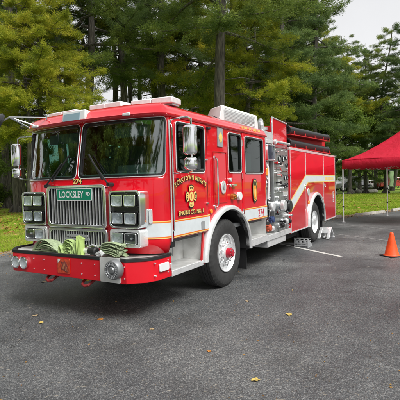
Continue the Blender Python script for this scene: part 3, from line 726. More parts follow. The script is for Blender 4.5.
mb = MB(); pb = [(.12, .14), (1.74, .12), (1.74, .86), (.95, .86), (.36, .46)]; ptp = [(.30, .16), (1.74, .14), (1.74, .84), (1.05, .84), (.50, .48)]
mb.add([(x, y, 2.60) for x, y in pb]+[(x, y, 2.905) for x, y in ptp], [tuple(range(5))[::-1], tuple(range(5, 10))]+[(i, (i+1) % 5, 5+(i+1) % 5, 5+i) for i in range(5)])
ac = mb.build('roof_air_unit', WHITEPL, roof, bevel=.012)
mb = MB()
for k in range(9): mb.obox((.95+.0*k, .128, 2.66+.024*k), (1.25, .004, .006))
mb.build('air_unit_louvres', GREYPL, ac)
mb = MB(); mb.box(-.35, .0, .35, .62, 2.655, 2.72); mb.build('antenna_base', WHITEPL, roof, bevel=.02)
mb = MB(); mb.tube([(-.1, .30, 2.65), (.03, .20, 2.70), (.16, .14, 2.66)], .006, 6); mb.tube([(-.42, .26, 2.64), (-.36, .26, 2.72)], .008, 6); mb.build('antenna_cable', BLACK, roof)

# wheels
def wheel(cx, yo, side, rear=False, name='wheel'):
    """side=+1: outer face looks to -y at y=yo"""
    t = 1 if side > 0 else -1
    R = .535; w = .30
    P = [(0.03, .30), (.012, .34), (.004, .42), (.010, .485), (.030, .517), (.045, .528)]
    tread = []
    for k, d in enumerate((.05, .095, .10, .112, .117, .145, .15, .162, .167, .195, .20, .212, .217, .25)):
        tread.append((d, R if (k//1) % 4 in (0, 1) else R-.012))
    tread = [(.05, .535), (.094, .535), (.097, .523), (.107, .523), (.110, .535), (.144, .535), (.147, .523), (.153, .523), (.156, .535), (.19, .535), (.193, .523), (.203, .523), (.206, .535), (.25, .535)]
    prof = P+tread+[(.255, .528), (.270, .517), (.290, .485), (.296, .42), (.288, .34), (.27, .30)]
    n = 120; mb = MB(); c = Vector((cx, yo, R)); vs = []; m_ = len(prof)
    for k, (d, r) in enumerate(prof):
        for i in range(n):
            a = 2*pi*i/n; rr = r
            if r > .51 and (d < .08 or d > .22) and i % 3 == 0: rr -= .010
            if r > .53 and .08 < d < .22 and (i+1) % 4 == 0: rr -= .005
            vs.append((cx+rr*cos(a), yo+t*d, R+rr*sin(a)))
    fs = [(k*n+i, k*n+(i+1) % n, (k+1)*n+(i+1) % n, (k+1)*n+i) for k in range(m_-1) for i in range(n)]
    mb.add(vs, fs)
    W = thing(name, None, None) if 0 else None
    tyre = mb.build(name, TYRE, TR, angle=28)
    mb = MB(); mb.ring([(cx+.452*cos(2*pi*i/60), R+.452*sin(2*pi*i/60)) for i in range(60)], [(cx+.446*cos(2*pi*i/60), R+.446*sin(2*pi*i/60)) for i in range(60)], 0, .0)
    # rim
    dish = .10 if rear else .0
    fc = .13 if rear else .035          # depth of the disc face below the tyre's outer face
    mb = MB(); ax = (0, t, 0)
    mb.lathe([(.035, .300), (.010, .302), (.008, .292), (.03, .280), (.06, .272), (fc+.02, .262), (fc+.03, .250)], (cx, yo, R), ax, 60)
    # disc with round hand holes
    nh = 10; rin, rout, rh, rc = .145, .252, .024, .212
    for k in range(nh):
        a0 = 2*pi*k/nh; da = pi/nh
        B = []; K = 4
        for i in range(K+1): B.append((rout, a0-da+2*da*i/K))
        for i in range(1, K): B.append((rout+(rin-rout)*i/K, a0+da))
        for i in range(K+1): B.append((rin, a0+da-2*da*i/K))
        for i in range(1, K): B.append((rin+(rout-rin)*i/K, a0-da))
        hx, hz = rc*cos(a0), rc*sin(a0); m2 = len(B); V1 = []; V2 = []; V3 = []
        for r, a in B:
            x, z = r*cos(a), r*sin(a); q = math.hypot(x-hx, z-hz)
            dep = fc+.03-.03*max(0, min(1, (rout-r)/.06)) if not rear else fc+.03-.02*max(0, min(1, (rout-r)/.06))
            V1.append((cx+x, yo+t*dep, R+z)); V2.append((cx+hx+(x-hx)/q*rh, yo+t*(fc+.008), R+hz+(z-hz)/q*rh)); V3.append((cx+hx+(x-hx)/q*rh, yo+t*(fc+.05), R+hz+(z-hz)/q*rh))
        mb.add(V1+V2+V3, [q for i in range(m2) for q in ((i, (i+1) % m2, m2+(i+1) % m2, m2+i), (m2+i, m2+(i+1) % m2, 2*m2+(i+1) % m2, 2*m2+i))])
    if rear: mb.lathe([(fc+.0, .147), (fc-.005, .12), (fc+.0, .10), (fc-.0, .06)], (cx, yo, R), ax, 40)
    else: mb.lathe([(fc+.0, .147), (fc-.02, .135), (fc-.035, .11), (fc-.04, .05)], (cx, yo, R), ax, 40)
    mb.lathe([(.12 if not rear else .19, .0), (.12 if not rear else .19, .27)], (cx, yo, R), ax, 24) if 0 else None
    rim = mb.build('rim', ALUP, tyre, angle=30)
    mb = MB(); mb.lathe([(fc+.06, .0), (fc+.06, .268)], (cx, yo, R), ax, 24); mb.build('brake_drum', DARK, rim)
    mb = MB()
    for k in range(10):
        a = 2*pi*(k+.5)/10; r = .168 if not rear else .165; b = fc-.0
        mb.cyl((cx+r*cos(a), yo+t*b, R+r*sin(a)), (cx+r*cos(a), yo+t*(b-.035), R+r*sin(a)), .017, .014, n=6)
    mb.build('lug_nuts', CHROME, rim)
    mb = MB()
    if not rear:
        mb.cyl((cx, yo+t*(fc-.03), R), (cx, yo+t*(fc-.11), R), .085, .075, n=24); mb.cyl((cx, yo+t*(fc-.11), R), (cx, yo+t*(fc-.13), R), .05, n=20); hub = mb.build('hub_cap', REDCAP, rim, bevel=.006)
        m2 = MB()
        for k in range(8):
            a = 2*pi*k/8; m2.cyl((cx+.062*cos(a), yo+t*(fc-.11), R+.062*sin(a)), (cx+.062*cos(a), yo+t*(fc-.122), R+.062*sin(a)), .009, n=8)
        m2.build('hub_bolts', CHROME, hub)
    else:
        mb.cyl((cx, yo+t*(fc), R), (cx, yo+t*(fc-.12), R), .10, .085, n=24); mb.build('hub_cap', ALUP, rim, bevel=.006)
    return tyre
TYRE = mat('tyre_rubber', (.030, .030, .030), .72, var=.25, vscale=8, bump=.2, bscale=120)
wheel(.10, .02, 1); wheel(.10, 2.48, -1)
wheel(5.40, .03, 1, True); wheel(5.40, .36, 1, True, 'inner_wheel'); wheel(5.40, 2.47, -1, True); wheel(5.40, 2.14, -1, True, 'inner_wheel')
# front fender arches
def fender(cx, y, t, a0=.835, b0=.765, a1=.748, b1=.686, zl=.54, zr=.60, name='fender', m=ALUP):
    n = 28; P = [(cx-a0, zl)]+[(cx+a0*cos(pi-pi*i/n), .53+b0*sin(pi-pi*i/n)) for i in range(n+1)]+[(cx+a0, zr-.3 if 0 else .50)]
    Q = [(cx-a1, zl)]+[(cx+a1*cos(pi-pi*i/n), .53+b1*sin(pi-pi*i/n)) for i in range(n+1)]+[(cx+a1, .50)]
    mb = MB(lambda u, v, w: (u, y+t*w, v)); V = []
    m2 = len(P)
    rows = [[(p, -.03) for p in Q], [(p, .035) for p in Q], [((p[0]*.85+q[0]*.15, p[1]*.85+q[1]*.15), .060) for p, q in zip(Q, P)], [((p[0]*.3+q[0]*.7, p[1]*.3+q[1]*.7), .058) for p, q in zip(Q, P)], [(q, .03) for q in P], [(q, -.03) for q in P]]
    for row in rows: V += [(p[0], p[1], d) for p, d in row]
    F = [(k*m2+i, k*m2+i+1, (k+1)*m2+i+1, (k+1)*m2+i) for k in range(5) for i in range(m2-1)]
    mb.add(V, F); f = mb.build(name, m, TR, angle=50)
    mb = MB(lambda u, v, w: (u, y+t*w, v)); V = [(p[0], p[1], .03) for p in Q]+[(p[0], p[1], -.75) for p in Q]
    mb.add(V, [(i, i+1, m2+i+1, m2+i) for i in range(m2-1)]); mb.build('wheel_well', DARK, f)
    return f
fender(.10, 0, -1); fender(.10, 2.5, 1)
for y0, y1 in ((.05, .62), (1.88, 2.45)):
    mb = MB(); mb.box(.87, .89, y0, y1, .13, .62); mb.build('mud_flap', BLACK, TR)
    mb = MB(); mb.box(6.22, 6.24, y0, y1, .15, .60); mb.build('mud_flap', BLACK, TR)
# steps
def step(x0, x1, z0, z1, zt, Yf, parent=TR, depth=.36, red=False):
    y = lambda a: a if Yf > 0 else 2.5-a
    def bx(m, xa, xb, ya, yb, za, zb): ya, yb = sorted((y(ya), y(yb))); m.box(xa, xb, ya, yb, za, zb)
    mb = MB(); bx(mb, x0, x1, -.004, depth, z0, z1); s = mb.build('step', ALUP, parent, bevel=.006)
    mb = MB(); bx(mb, x0+.01, x1-.01, .01, depth-.01, z1+.0005, z1+.004); mb.build('step_tread', PLATE, s)
    mb = MB(); bx(mb, x0, x1, depth-.02, depth, z1+.005, zt); bx(mb, x1-.012, x1, .03, depth-.022, z1+.005, zt); bx(mb, x0, x0+.012, .03, depth-.022, z1+.005, zt); mb.build('step_recess', PLATE, s)
    if red:
        mb = MB(); ya, yb = sorted((y(.0), y(.02))); mb.add([(x1-.075, ya, z1+.002), (x1-.04, ya, z1+.002), (x1+.03, ya, zt), (x1-.005, ya, zt), (x1-.075, yb, z1+.002), (x1-.04, yb, z1+.002), (x1+.03, yb, zt), (x1-.005, yb, zt)], [(0, 1, 2, 3), (4, 7, 6, 5), (0, 4, 5, 1), (1, 5, 6, 2), (2, 6, 7, 3), (3, 7, 4, 0)]); mb.build('step_strut', REDD, s)
        mb = MB(); bx(mb, x0+.03, x0+.12, .02, .06, z1+.28, z1+.36); mb.build('step_light', BLACK, s, bevel=.01)
        mb = MB()
        for k in range(5): bx(mb, x0+.06, x0+.26, depth-.024, depth-.0205, z1+.07+.05*k, z1+.09+.05*k)
        for k in range(3): bx(mb, x0+.38+.07*k, x0+.40+.07*k, depth-.024, depth-.0205, z1+.08, z1+.22)
        mb.build('recess_slots', GREYPL, s)
    return s
step(-1.515, -.70, .49, .565, .95, 1, red=True); step(-1.515, -.70, .49, .565, .95, -1)
step(.90, 1.80, .50, .625, .95, 1); step(.90, 1.80, .50, .625, .95, -1)
mb = MB(); mb.box(1.60, 1.755, .0, .36, .63, .95) if 0 else mb.box(-.70, -.66, .01, .4, .50, .95); mb.build('arch_brace', REDD, TR)
# chassis and underbody
mb = MB(); mb.box(-1.55, .85, .75, 1.75, .52, .92); mb.box(-1.5, 7.5, .80, 1.0, .50, .78); mb.box(-1.5, 7.5, 1.5, 1.7, .50, .78); mb.box(.9, 1.8, .38, 2.12, .35, .9); mb.box(1.85, 3.3, .5, 2.0, .28, .6); mb.box(3.3, 4.6, .3, 2.2, .26, .47); mb.box(-1.5, 1.76, .4, 2.1, .90, .95)
mb.cyl((.10, .35, .53), (.10, 2.15, .53), .07, n=12); mb.cyl((5.4, .3, .53), (5.4, 2.2, .53), .11, n=12); mb.obox((5.4, 1.25, .53), (.35, .4, .36)); mb.box(-1.45, -.7, .45, 2.05, .50, .56)
mb.build('chassis', DARK, TR, bevel=.01)

# pump section
mb = MB(); mb.box(1.85, 2.92, .02, .5, .36, .492); wb = mb.build('running_board_box', ALUP, TR, bevel=.008)
mb = MB(); mb.box(1.805, 3.215, -.004, .42, .495, .60); rb = mb.build('running_board', ALUP, TR, bevel=.006)
mb = MB(); mb.box(1.81, 3.20, .006, .40, .601, .605); mb.build('board_tread', PLATE, rb)
mb = MB(); mb.box(2.28, 3.205, .03, 2.47, .61, 2.335); pp = mb.build('pump_panel', mat('panel_steel', (.40, .42, .42), .34, metal=.75, var=.18, vscale=5, bump=.1, bscale=50), TR, bevel=.008)
mb = MB(); mb.box(1.80, 2.275, .55, 1.95, .61, 2.32); mb.build('pump_house', mat('dark_steel', (.05, .055, .06), .5, metal=.4, var=.3), TR)
# gauges
def gauge(x, z, r, parent=pp):
    mb = MB(); mb.lathe([(0, r), (.022, r), (.028, r*.9), (.018, r*.84)], (x, .03, z), (0, -1, 0), 28); g = mb.build('gauge', BLKGLOSS, parent)
    mb = MB(); mb.lathe([(.012, 0), (.012, r*.86)], (x, .03, z), (0, -1, 0), 28); mb.build('gauge_face', WHITEPL, g, smooth=False)
    mb = MB(); a = random.uniform(2, 5); mb.obox((x+r*.3*cos(a), .03-.014, z+r*.3*sin(a)), (r*.6, .002, r*.07), Matrix.Rotation(-a, 3, 'Y')); mb.build('needle', BLACK, g)
random.seed(5)
for x, z, r in ((2.62, 2.12, .07), (2.85, 2.12, .07), (3.05, 2.15, .05), (3.06, 1.99, .05), (2.95, 1.72, .06), (3.09, 1.72, .045), (3.06, 1.56, .05), (2.92, 1.55, .05), (3.0, 1.22, .05), (3.1, 1.05, .04)): gauge(x, z, r)
mb = MB()
for x, z, w, h in ((2.5, 1.9, .3, .012), (2.72, 1.42, .85, .008), (2.9, 1.85, .5, .012), (2.55, .95, .35, .03), (2.9, .78, .4, .06)): mb.obox((x, .026, z), (w, .012, h))
mb.build('panel_trim', CHROME, pp, bevel=.003)
for x, z, w, h in ((2.62, 1.80, .28, .10), (2.98, 1.38, .3, .11), (2.75, 1.99, .2, .05), (2.62, 1.62, .2, .12), (2.9, .93, .25, .10)): mb = MB(); mb.obox((x, .026, z), (w, .008, h)); mb.build('instruction_plate', ALUP, pp, bevel=.002)
for i, (x, z) in enumerate(((2.42, 2.0), (2.42, 1.82), (2.42, 1.62), (2.55, 1.50), (2.72, 1.56), (2.80, 1.05), (2.62, .80), (3.08, .9))):
    mb = MB(); mb.cyl((x, .03, z), (x, -.06, z), .016, n=12); mb.cyl((x, -.06, z), (x, -.085, z), .028, n=14); mb.build('pull_handle', CHROME if i % 2 else BLACK, pp, bevel=.003)
# intakes and capped outlets
def intake(x, z, r, ln, m_cap, y0=.03, parent=pp):
    mb = MB(); mb.lathe([(0, r*1.15), (.03, r*1.15), (.03, r*.8), (ln*.6, r*.8), (ln*.6, r)], (x, y0, z), (0, -1, 0), 32); p = mb.build('intake', CHROME, parent, bevel=.004)
    mb = MB(); mb.lathe([(ln*.6, r), (ln, r), (ln+.02, r*.85), (ln+.02, 0)], (x, y0, z), (0, -1, 0), 32)
    for k in range(4):
        a = pi/4+pi/2*k; mb.cyl((x+r*.9*cos(a), y0-ln+.03, z+r*.9*sin(a)), (x+r*1.35*cos(a), y0-ln+.03, z+r*1.35*sin(a)), .02, n=8)
    mb.build('intake_cap', m_cap, p, bevel=.004)
intake(2.50, 1.135, .125, .26, BLKGLOSS); intake(2.14, 1.14, .095, .16, ALUP, y0=.16)
mb = MB(); mb.cyl((2.30, -.12, 1.16), (2.30, -.20, 1.16), .11, n=24); mb.build('intake_flange', ALUP, pp, bevel=.01)
intake(1.98, .73, .065, .19, mat('orange_red_cap', (.42, .07, .03), .5, var=.2), y0=.2); intake(2.16, .88, .062, .19, BLUEM, y0=.2); intake(2.46, .74, .048, .12, BLKGLOSS); intake(2.2, .70, .045, .18, ALUP, y0=.2); intake(2.72, .80, .055, .12, ALUP); intake(2.98, .78, .05, .10, BLKGLOSS)
random.seed(31)
for k in range(16):
    x = random.uniform(2.34, 3.14); z = random.choice((2.24, 2.02, 1.92, 1.78, 1.66, 1.48, 1.32, .98)); q = MB()
    if k % 3 == 0: q.cyl((x, .03, z), (x, -.02, z), .018, n=10); q.cyl((x, -.02, z), (x, -.035, z), .026, n=12); nm = 'push_button'
    elif k % 3 == 1: q.obox((x, .024, z), (.075, .012, .03)); nm = 'label_plate'
    else: q.tube([(x, .03, z), (x, -.05, z), (x+.01, -.07, z-.06)], .009, 6); nm = 'valve_lever'
    q.build(nm, random.choice((CHROME, BLKGLOSS, WHITEPL, REDD)), pp, bevel=.002)
for z in (2.29, 1.86, 1.43, 1.01, .65):
    q = MB()
    for i in range(10): q.cyl((2.32+.09*i, .031, z), (2.32+.09*i, .024, z), .006, n=6)
    q.build('rivet_row', ALUP, pp)
for x, z in ((2.50, 1.01), (2.72, .74)):
    q = MB(); q.tube([(x+.12, .02, z+.14), (x+.13, -.03, z+.02), (x+.07, -.10, z-.05), (x, -.14, z-.02)], .005, 5); q.build('cap_chain', CHROME, pp)
# pipes and valves in the gap behind the cab
PIPES = thing('pump_piping', None, None) if 0 else None
mb = MB()
mb.tube([(1.90, .06, 2.03), (1.935, .02, 1.92), (1.94, .015, 1.6), (1.93, .03, 1.30)], .024, 10); mb.build('white_hose', WHITEPL, TR)
mb = MB(); mb.cyl((1.85, .03, 1.90), (1.85, .03, 1.76), .04, n=14); mb.build('orange_valve', ORANGE, TR, bevel=.006)
mb = MB(); random.seed(9)
for k in range(9):
    x = random.uniform(1.84, 2.16); z = 1.22+.095*k; r = random.uniform(.025, .045); y_ = random.uniform(.0, .09)
    mb.cyl((x, .5, z), (x, y_, z), r, n=14); mb.cyl((x, y_+.04, z), (x, y_+.02, z), r*1.5, n=14)
for x in (1.83, 2.06, 2.20): mb.tube([(x, .12, .9), (x, .10, 1.4), (x+random.uniform(-.02, .02), .12, 2.1)], .018, 8)
mb.build('valve_stack', CHROME, TR, bevel=.004)
mb = MB()
for k in range(6): mb.tube([(1.82+.06*k, .10, .95), (1.86+.05*k, .07, 1.2), (1.84+.06*k, .14, 1.7)], .012, 6)
mb.build('control_lines', BLACK, TR)
mb = MB(SM); o1 = rrect(1.82, 2.24, 2.05, 2.37, .03); mb.ring(o1, inset(o1, .03), -.10, .03); fl = mb.build('scene_light', CHROME, TR, bevel=.008)
mb = MB(SM); mb.prism(rrect(1.84, 2.22, 2.07, 2.35, .02), -.10, .012); mb.build('scene_light_lens', mat('dark_blue_lens', (.02, .025, .06), .12, coat=1), fl)
mb = MB(); mb.box(1.80, 2.27, .02, .9, 2.40, 2.46); mb.box(1.80, 2.27, .03, .06, 2.462, 2.62); mb.build('deck_plate', ALUP, TR, bevel=.006)
mb = MB(); mb.cyl((2.05, .18, 2.46), (2.05, .18, 2.66), .08, n=18); mb.cyl((2.05, .18, 2.66), (2.05, .18, 2.72), .115, n=18); mb.tube([(2.05, .18, 2.70), (2.05, .20, 2.80), (2.15, .24, 2.86), (2.4, .34, 2.86), (2.9, .5, 2.90)], [.06, .06, .055, .05, .04], 12)
mb.cyl((1.90, .12, 2.46), (1.90, .12, 2.74), .035, n=12); mb.cyl((1.90, .12, 2.60), (1.90, .12, 2.66), .055, n=12); mb.build('deck_gun', ALU, TR, bevel=.005)
# crosslay cover and hose bed sides
mb = MB(); mb.add([(2.30, .06, 2.345), (2.30, .06, 2.93), (3.22, .06, 2.93), (3.22, .06, 2.345), (2.30, .10, 2.345), (2.30, .10, 2.93), (3.22, .10, 2.93), (3.22, .10, 2.345)], [(0, 1, 2, 3), (4, 7, 6, 5), (0, 4, 5, 1), (1, 5, 6, 2), (2, 6, 7, 3), (3, 7, 4, 0)]); cl = mb.build('crosslay_side', RED, TR, bevel=.006)
mb = MB(); mb.box(2.30, 3.22, 2.40, 2.44, 2.345, 2.93); mb.build('crosslay_side', RED, TR, bevel=.006)
mb = MB(); mb.tube([(2.30, .055, 2.33), (2.30, .055, 2.94), (3.22, .055, 2.90)], .014, 8); mb.cyl((2.40, .0, 2.45), (3.2, .0, 2.45), .028, n=12); mb.cyl((2.40, .05, 2.45), (2.40, .0, 2.45), .05, n=12); mb.build('crosslay_rail', ALUP, cl)
mb = MB(); mb.box(2.34, 3.2, .12, 2.38, 2.345, 2.62); mb.build('crosslay_hoses', mat('dark_hose_load', (.03, .03, .035), .8, var=.3), cl)

# body
ARC = dict(c=5.40, a=.80, b=.765)
def body_bottom(x): return max(.48, arch(x, 5.40, .78, .745)) if abs(x-5.40) < .78 else .48
mb = MB(SM); bxs = [3.22+.0554*i for i in range(81)]
skin(mb, bxs, [.48, .7, .95, 1.2, 1.5, 1.8, 2.1, 2.345], body_bottom)
mb.map = lambda x, z, n: (x, 2.5+n, z); k0 = len(mb.f); skin(mb, bxs, [.48, .7, .95, 1.2, 1.5, 1.8, 2.1, 2.345], body_bottom)
for k in range(k0, len(mb.f)): mb.f[k] = mb.f[k][::-1]
mb.map = None; xe = bxs[-1]
mb.add([(3.22, 0, .48), (3.22, 2.5, .48), (3.22, 2.5, 2.345), (3.22, 0, 2.345)], [(0, 3, 2, 1)]); mb.add([(xe, 0, .48), (xe, 2.5, .48), (xe, 2.5, 2.345), (xe, 0, 2.345)], [(0, 1, 2, 3)]); mb.add([(3.22, 0, 2.345), (xe, 0, 2.345), (xe, 2.5, 2.345), (3.22, 2.5, 2.345)], [(0, 1, 2, 3)])
body = mb.build('body', RED, TR, recalc=False, angle=40)
mb = MB(); mb.box(3.215, xe+.01, -.008, .06, 2.335, 2.39); mb.box(3.215, xe+.01, 2.44, 2.508, 2.335, 2.39); mb.box(xe-.04, xe+.012, .062, 2.438, 2.335, 2.388); mb.build('top_rail', ALUP, body, bevel=.004)
# compartment doors: proud panels
def cdoor(x0, x1, z0, z1, cut=False):
    mb = MB(SM); n = int((x1-x0)/.055); xs = [x0+(x1-x0)*i/n for i in range(n+1)]
    skin(mb, xs, [z0, (z0+z1)/2, z1], lambda x: max(z0, arch(x, 5.40, .86, .83)) if cut else z0, (), .010)
    return mb.build('compartment_door', RED, body, recalc=False, solid=.0095, bevel=.003)
D1 = cdoor(3.25, 4.41, .53, 2.315); D2 = cdoor(4.44, 6.19, .53 if 0 else 1.0, 2.315, True); D3 = cdoor(6.22, xe-.02, .53, 2.315)
for x in (3.233, 4.425, 6.205, xe-.008): mb = MB(); mb.box(x-.008, x+.008, -.014, .0, .515 if x not in (4.425, 6.205) else .95, 2.325); mb.build('door_frame', ALUP, body, bevel=.003)
for x0_, x1_ in ((3.225, 4.60), (6.22, xe)): mb = MB(); mb.box(x0_, x1_, -.016, .0, .482, .512); mb.build('sill_trim', ALUP, body, bevel=.003)
for x, z in ((4.32, 1.5), (6.3, 1.5)):
    mb = MB(); mb.lathe([(0, .06), (.012, .06), (.016, .05), (.004, .045), (.002, 0)], (x, -.012, z), (0, -1, 0), 24); mb.obox((x, -.022, z), (.08, .014, .018)); mb.build('d_ring_latch', CHROME, body)
# body stripe
def poly_part(name, P, n0, n1, m, parent): mb = MB(SM); mb.prism(P, n0, n1); return mb.build(name, m, parent, smooth=False)
def zz(P, a, b): return P
st = poly_part('reflective_stripe', [(3.245, .99), (4.60, 1.615), (xe-.03, 1.615), (xe-.03, 1.765), (4.42, 1.765), (3.245, 1.20)], .0125, .0145, WHITE, body)
poly_part('gold_edge', [(3.245, 1.20), (4.42, 1.765), (xe-.03, 1.765), (xe-.03, 1.79), (4.41, 1.79), (3.245, 1.235)], .0125, .0147, GOLD, st)
poly_part('gold_edge', [(3.245, .955), (4.61, 1.59), (xe-.03, 1.59), (xe-.03, 1.615), (4.60, 1.615), (3.245, .99)], .0125, .0147, GOLD, st)
mb = MB(SM); random.seed(2)
for k in range(9): x = 6.32+.135*k; mb.prism(rrect(x, x+random.uniform(.06, .105), 1.645, 1.735, .01), .0146, .016)
mb.build('gold_lettering', GOLD, st)
mb = MB(SM)
for k, z in enumerate((1.20, 1.09, .98)):
    mb.prism([(7.28, z), (7.42, z), (7.42, z+.022), (7.32, z+.022), (7.32, z+.035), (7.40, z+.035), (7.40, z+.055), (7.32, z+.055), (7.32, z+.065), (7.42, z+.065), (7.42, z+.085), (7.28, z+.085)], .0125, .0145)
mb.build('white_lettering', WHITE, body, smooth=False)
mb = MB(SM); mb.prism(oval(4.63, 1.36, .10, .09), .0, .022); mb.build('fuel_cap', ALUP, body, bevel=.005)
mb = MB(SM); mb.prism(rrect(4.60, 4.74, 1.05, 1.14, .03), .0, .02); mb.build('fender_light', ORANGE, body, bevel=.005)
for x, y_, t_ in ((5.40, 0, -1), (5.40, 2.5, 1)): fender(5.40, y_, t_, .835, .80, .765, .72, .49, .5, 'rear_fender')
# hose bed walls / suction hose trays
mb = MB(); mb.box(3.26, xe-.05, .28, .32, 2.392, 2.98); mb.box(3.26, xe-.05, 2.18, 2.22, 2.392, 2.98); mb.box(3.26, 3.30, .325, 2.175, 2.392, 2.9)
for z, z2 in ((2.42, 2.42), (2.70, 2.78)):
    pass
tb = mb.build('hose_bed_wall', REDD, TR, bevel=.005)
for zA, zB, yc in ((2.415, 2.45, .15), (2.705, 2.82, .16)):
    mb = MB(); V = []
    for x, z in ((3.42, zA), (7.25, zB)):
        V += [(x, yc-.13, z), (x, yc+.115, z), (x, yc+.115, z-.022), (x, yc-.13, z-.022)]
    mb.add(V, [(0, 1, 5, 4), (1, 2, 6, 5), (2, 3, 7, 6), (3, 0, 4, 7), (0, 3, 2, 1), (4, 5, 6, 7)])
    for x in (3.7, 4.6, 5.5, 6.4, 7.1):
        z = zA+(zB-zA)*(x-3.42)/3.83; mb.box(x-.02, x+.02, yc-.135, yc-.125, z-.02, z+.07)
    mb.build('hose_tray', REDD, TR, bevel=.003)
# ------------------------------------------------------------------ things resting on the engine
TM = Matrix.Translation((.386, 6.542, 0)) @ Matrix.Rotation(radians(59.965), 4, 'Z')
def tw(p): return TM @ Vector(p)
def place(o, origin):
    """give a mesh built in truck coordinates its own origin in the world"""
    c = Vector(origin)
    for v in o.data.vertices: v.co -= c
    o.matrix_world = TM @ Matrix.Translation(c)
for k, (zA, zB, txt, gx) in enumerate(((2.415, 2.45, 'black suction hose lying in the lower tray on top of the engine body', 0), (2.705, 2.82, 'black suction hose lying in the upper tray on top of the engine body', 1))):
    t = thing('suction_hose', txt, 'suction hose', tw((3.42, .13, zA)), radians(59.965), 'black suction hoses racked on the fire engine')
    L_ = 3.72; r = .094; sl = (zB-zA)/3.83
    mb = MB(); prof = [(.14, 0), (.14, r*.97)]
    n = 124
    for i in range(n): prof.append((.14+(L_-.28)*i/(n-1), r*(1.0 if i % 2 else .955)))
    prof += [(L_-.14, 0)]
    mb.lathe(prof, (0, 0, r), (1, 0, sl), 24); mb.build('hose_tube', HOSEBLK, t, angle=60)
    for x0, s1 in ((.14, -1), (L_-.14, 1)):
        mb = MB(); ax = Vector((1, 0, sl))
        mb.lathe([(0, r*1.02), (s1*.10, r*1.02), (s1*.10, r*1.16), (s1*.15, r*1.16), (s1*.15, r*.75), (s1*.06, r*.7), (s1*.06, 0)], Vector((0, 0, r))+ax*x0, ax, 24)
        for q in range(3):
            a = 2*pi*q/3; c = Vector((0, 0, r))+ax*(x0+s1*.125); mb.cyl(c+Vector((0, cos(a), sin(a)))*r*1.1, c+Vector((0, cos(a), sin(a)))*r*1.3, .014, n=8)
        mb.build('coupling', HOSEBLK, t, bevel=.004)
# folded attack hose on the bumper deck
def flat_hose(mb, pts, w=.034, th=.012): mb.tube(pts, 1., 10, flat=(w, th)) if 0 else ribbon(mb, pts, w, th)
def ribbon(mb, pts, hw, th, wid=Vector((1, 0, 0))):
    """flat hose: width along `wid` (truck x), path in the y-z plane"""
    P = [Vector(p) for p in pts]; V = []; F = []; n = 8
    for i, p in enumerate(P):
        t = (P[min(i+1, len(P)-1)]-P[max(i-1, 0)]).normalized(); nn = t.cross(wid).normalized()
        for k in range(n):
            a = 2*pi*k/n; V.append(tuple(p+wid*hw*cos(a)+nn*th*(abs(sin(a))**.7)*(1 if sin(a) > 0 else -1)))
    for i in range(len(P)-1):
        for k in range(n): F.append((i*n+k, i*n+(k+1) % n, (i+1)*n+(k+1) % n, (i+1)*n+k))
    F += [tuple(range(n))[::-1], tuple((len(P)-1)*n+k for k in range(n))]
    mb.add(V, F)
def bez(a, b, c, d, n=14):
    return [tuple((1-t)**3*a[i]+3*(1-t)**2*t*b[i]+3*(1-t)*t*t*c[i]+t**3*d[i] for i in range(3)) for t in [k/n for k in range(n+1)]]
random.seed(21)
D0 = .772
def finish_hose(mb, name, m, label, org, angle=60):
    o = mb.build(name, m, None, angle=angle); place(o, org); tag(o, label, 'fire hose', 'folded hoses on the front bumper'); return o
mb = MB()          # far bundle: a fan of folds lying over
for k in range(9):
    x = -1.98+random.uniform(-.04, .04); top = D0+.19-.019*k+random.uniform(-.012, .012); y0 = 1.93-.02*k+random.uniform(-.03, .03); y1 = 1.42+random.uniform(-.03, .03)
    ribbon(mb, bez((x, y0, D0+.012+.006*k), (x+random.uniform(-.03, .03), y0-.12, top+.02), (x+random.uniform(-.03, .03), y1+.24, top+.04), (x, y1+.03-.012*k, D0+.012)), .036, .0085)
    ribbon(mb, bez((x+.085, y0+.02, D0+.012+.006*k), (x+.08, y0-.10, top), (x+.08, y1+.22, top+.03), (x+.09, y1+.05-.012*k, D0+.012)), .036, .0085)
for k in range(4):
    ribbon(mb, bez((-2.0+.02*k, 1.95, D0+.012+.022*k), (-1.98, 1.85, D0+.02+.03*k), (-1.98, 1.66, D0+.02+.03*k), (-1.97+random.uniform(-.03, .03), 1.52, D0+.012+.018*k)), .036, .009)
finish_hose(mb, 'fire_hose', HOSEP, 'pale green folded hose fanned out on the far end of the bumper deck', (-1.98, 1.7, D0))
mb = MB()          # middle: rounded loops
for k in range(8):
    r = .155-.016*k+random.uniform(-.004, .004); ribbon(mb, [(-2.0+random.uniform(-.02, .02), 1.25-r*cos(a)*.80-.0*k, D0+.01+r*1.15*sin(a)) for a in [pi*q/14 for q in range(15)]], .036, .0080)
ribbon(mb, bez((-2.02, 1.39, D0+.01), (-2.02, 1.41, D0+.12), (-2.02, 1.38, D0+.17), (-2.02, 1.33, D0+.02)), .05, .01)
finish_hose(mb, 'fire_hose', HOSEG, 'lime hose rolled in upright loops at the middle of the bumper deck', (-2.0, 1.25, D0))
mb = MB()          # upright fold
for k in range(4): ribbon(mb, bez((-2.02, 1.075-.024*k, D0+.01), (-2.02, 1.08-.024*k, D0+.12), (-2.01, 1.10-.026*k, D0+.20), (-2.0, 1.095-.028*k, D0+.25-.012*k)), .037, .009)
finish_hose(mb, 'fire_hose', mat('hose_bright_lime', (.40, .54, .16), .7, var=.15, bump=.3, bscale=160), 'bright lime hose end standing upright in front of the lower grille', (-2.02, 1.05, D0))
mb = MB()          # near bundle: flat zigzag folds
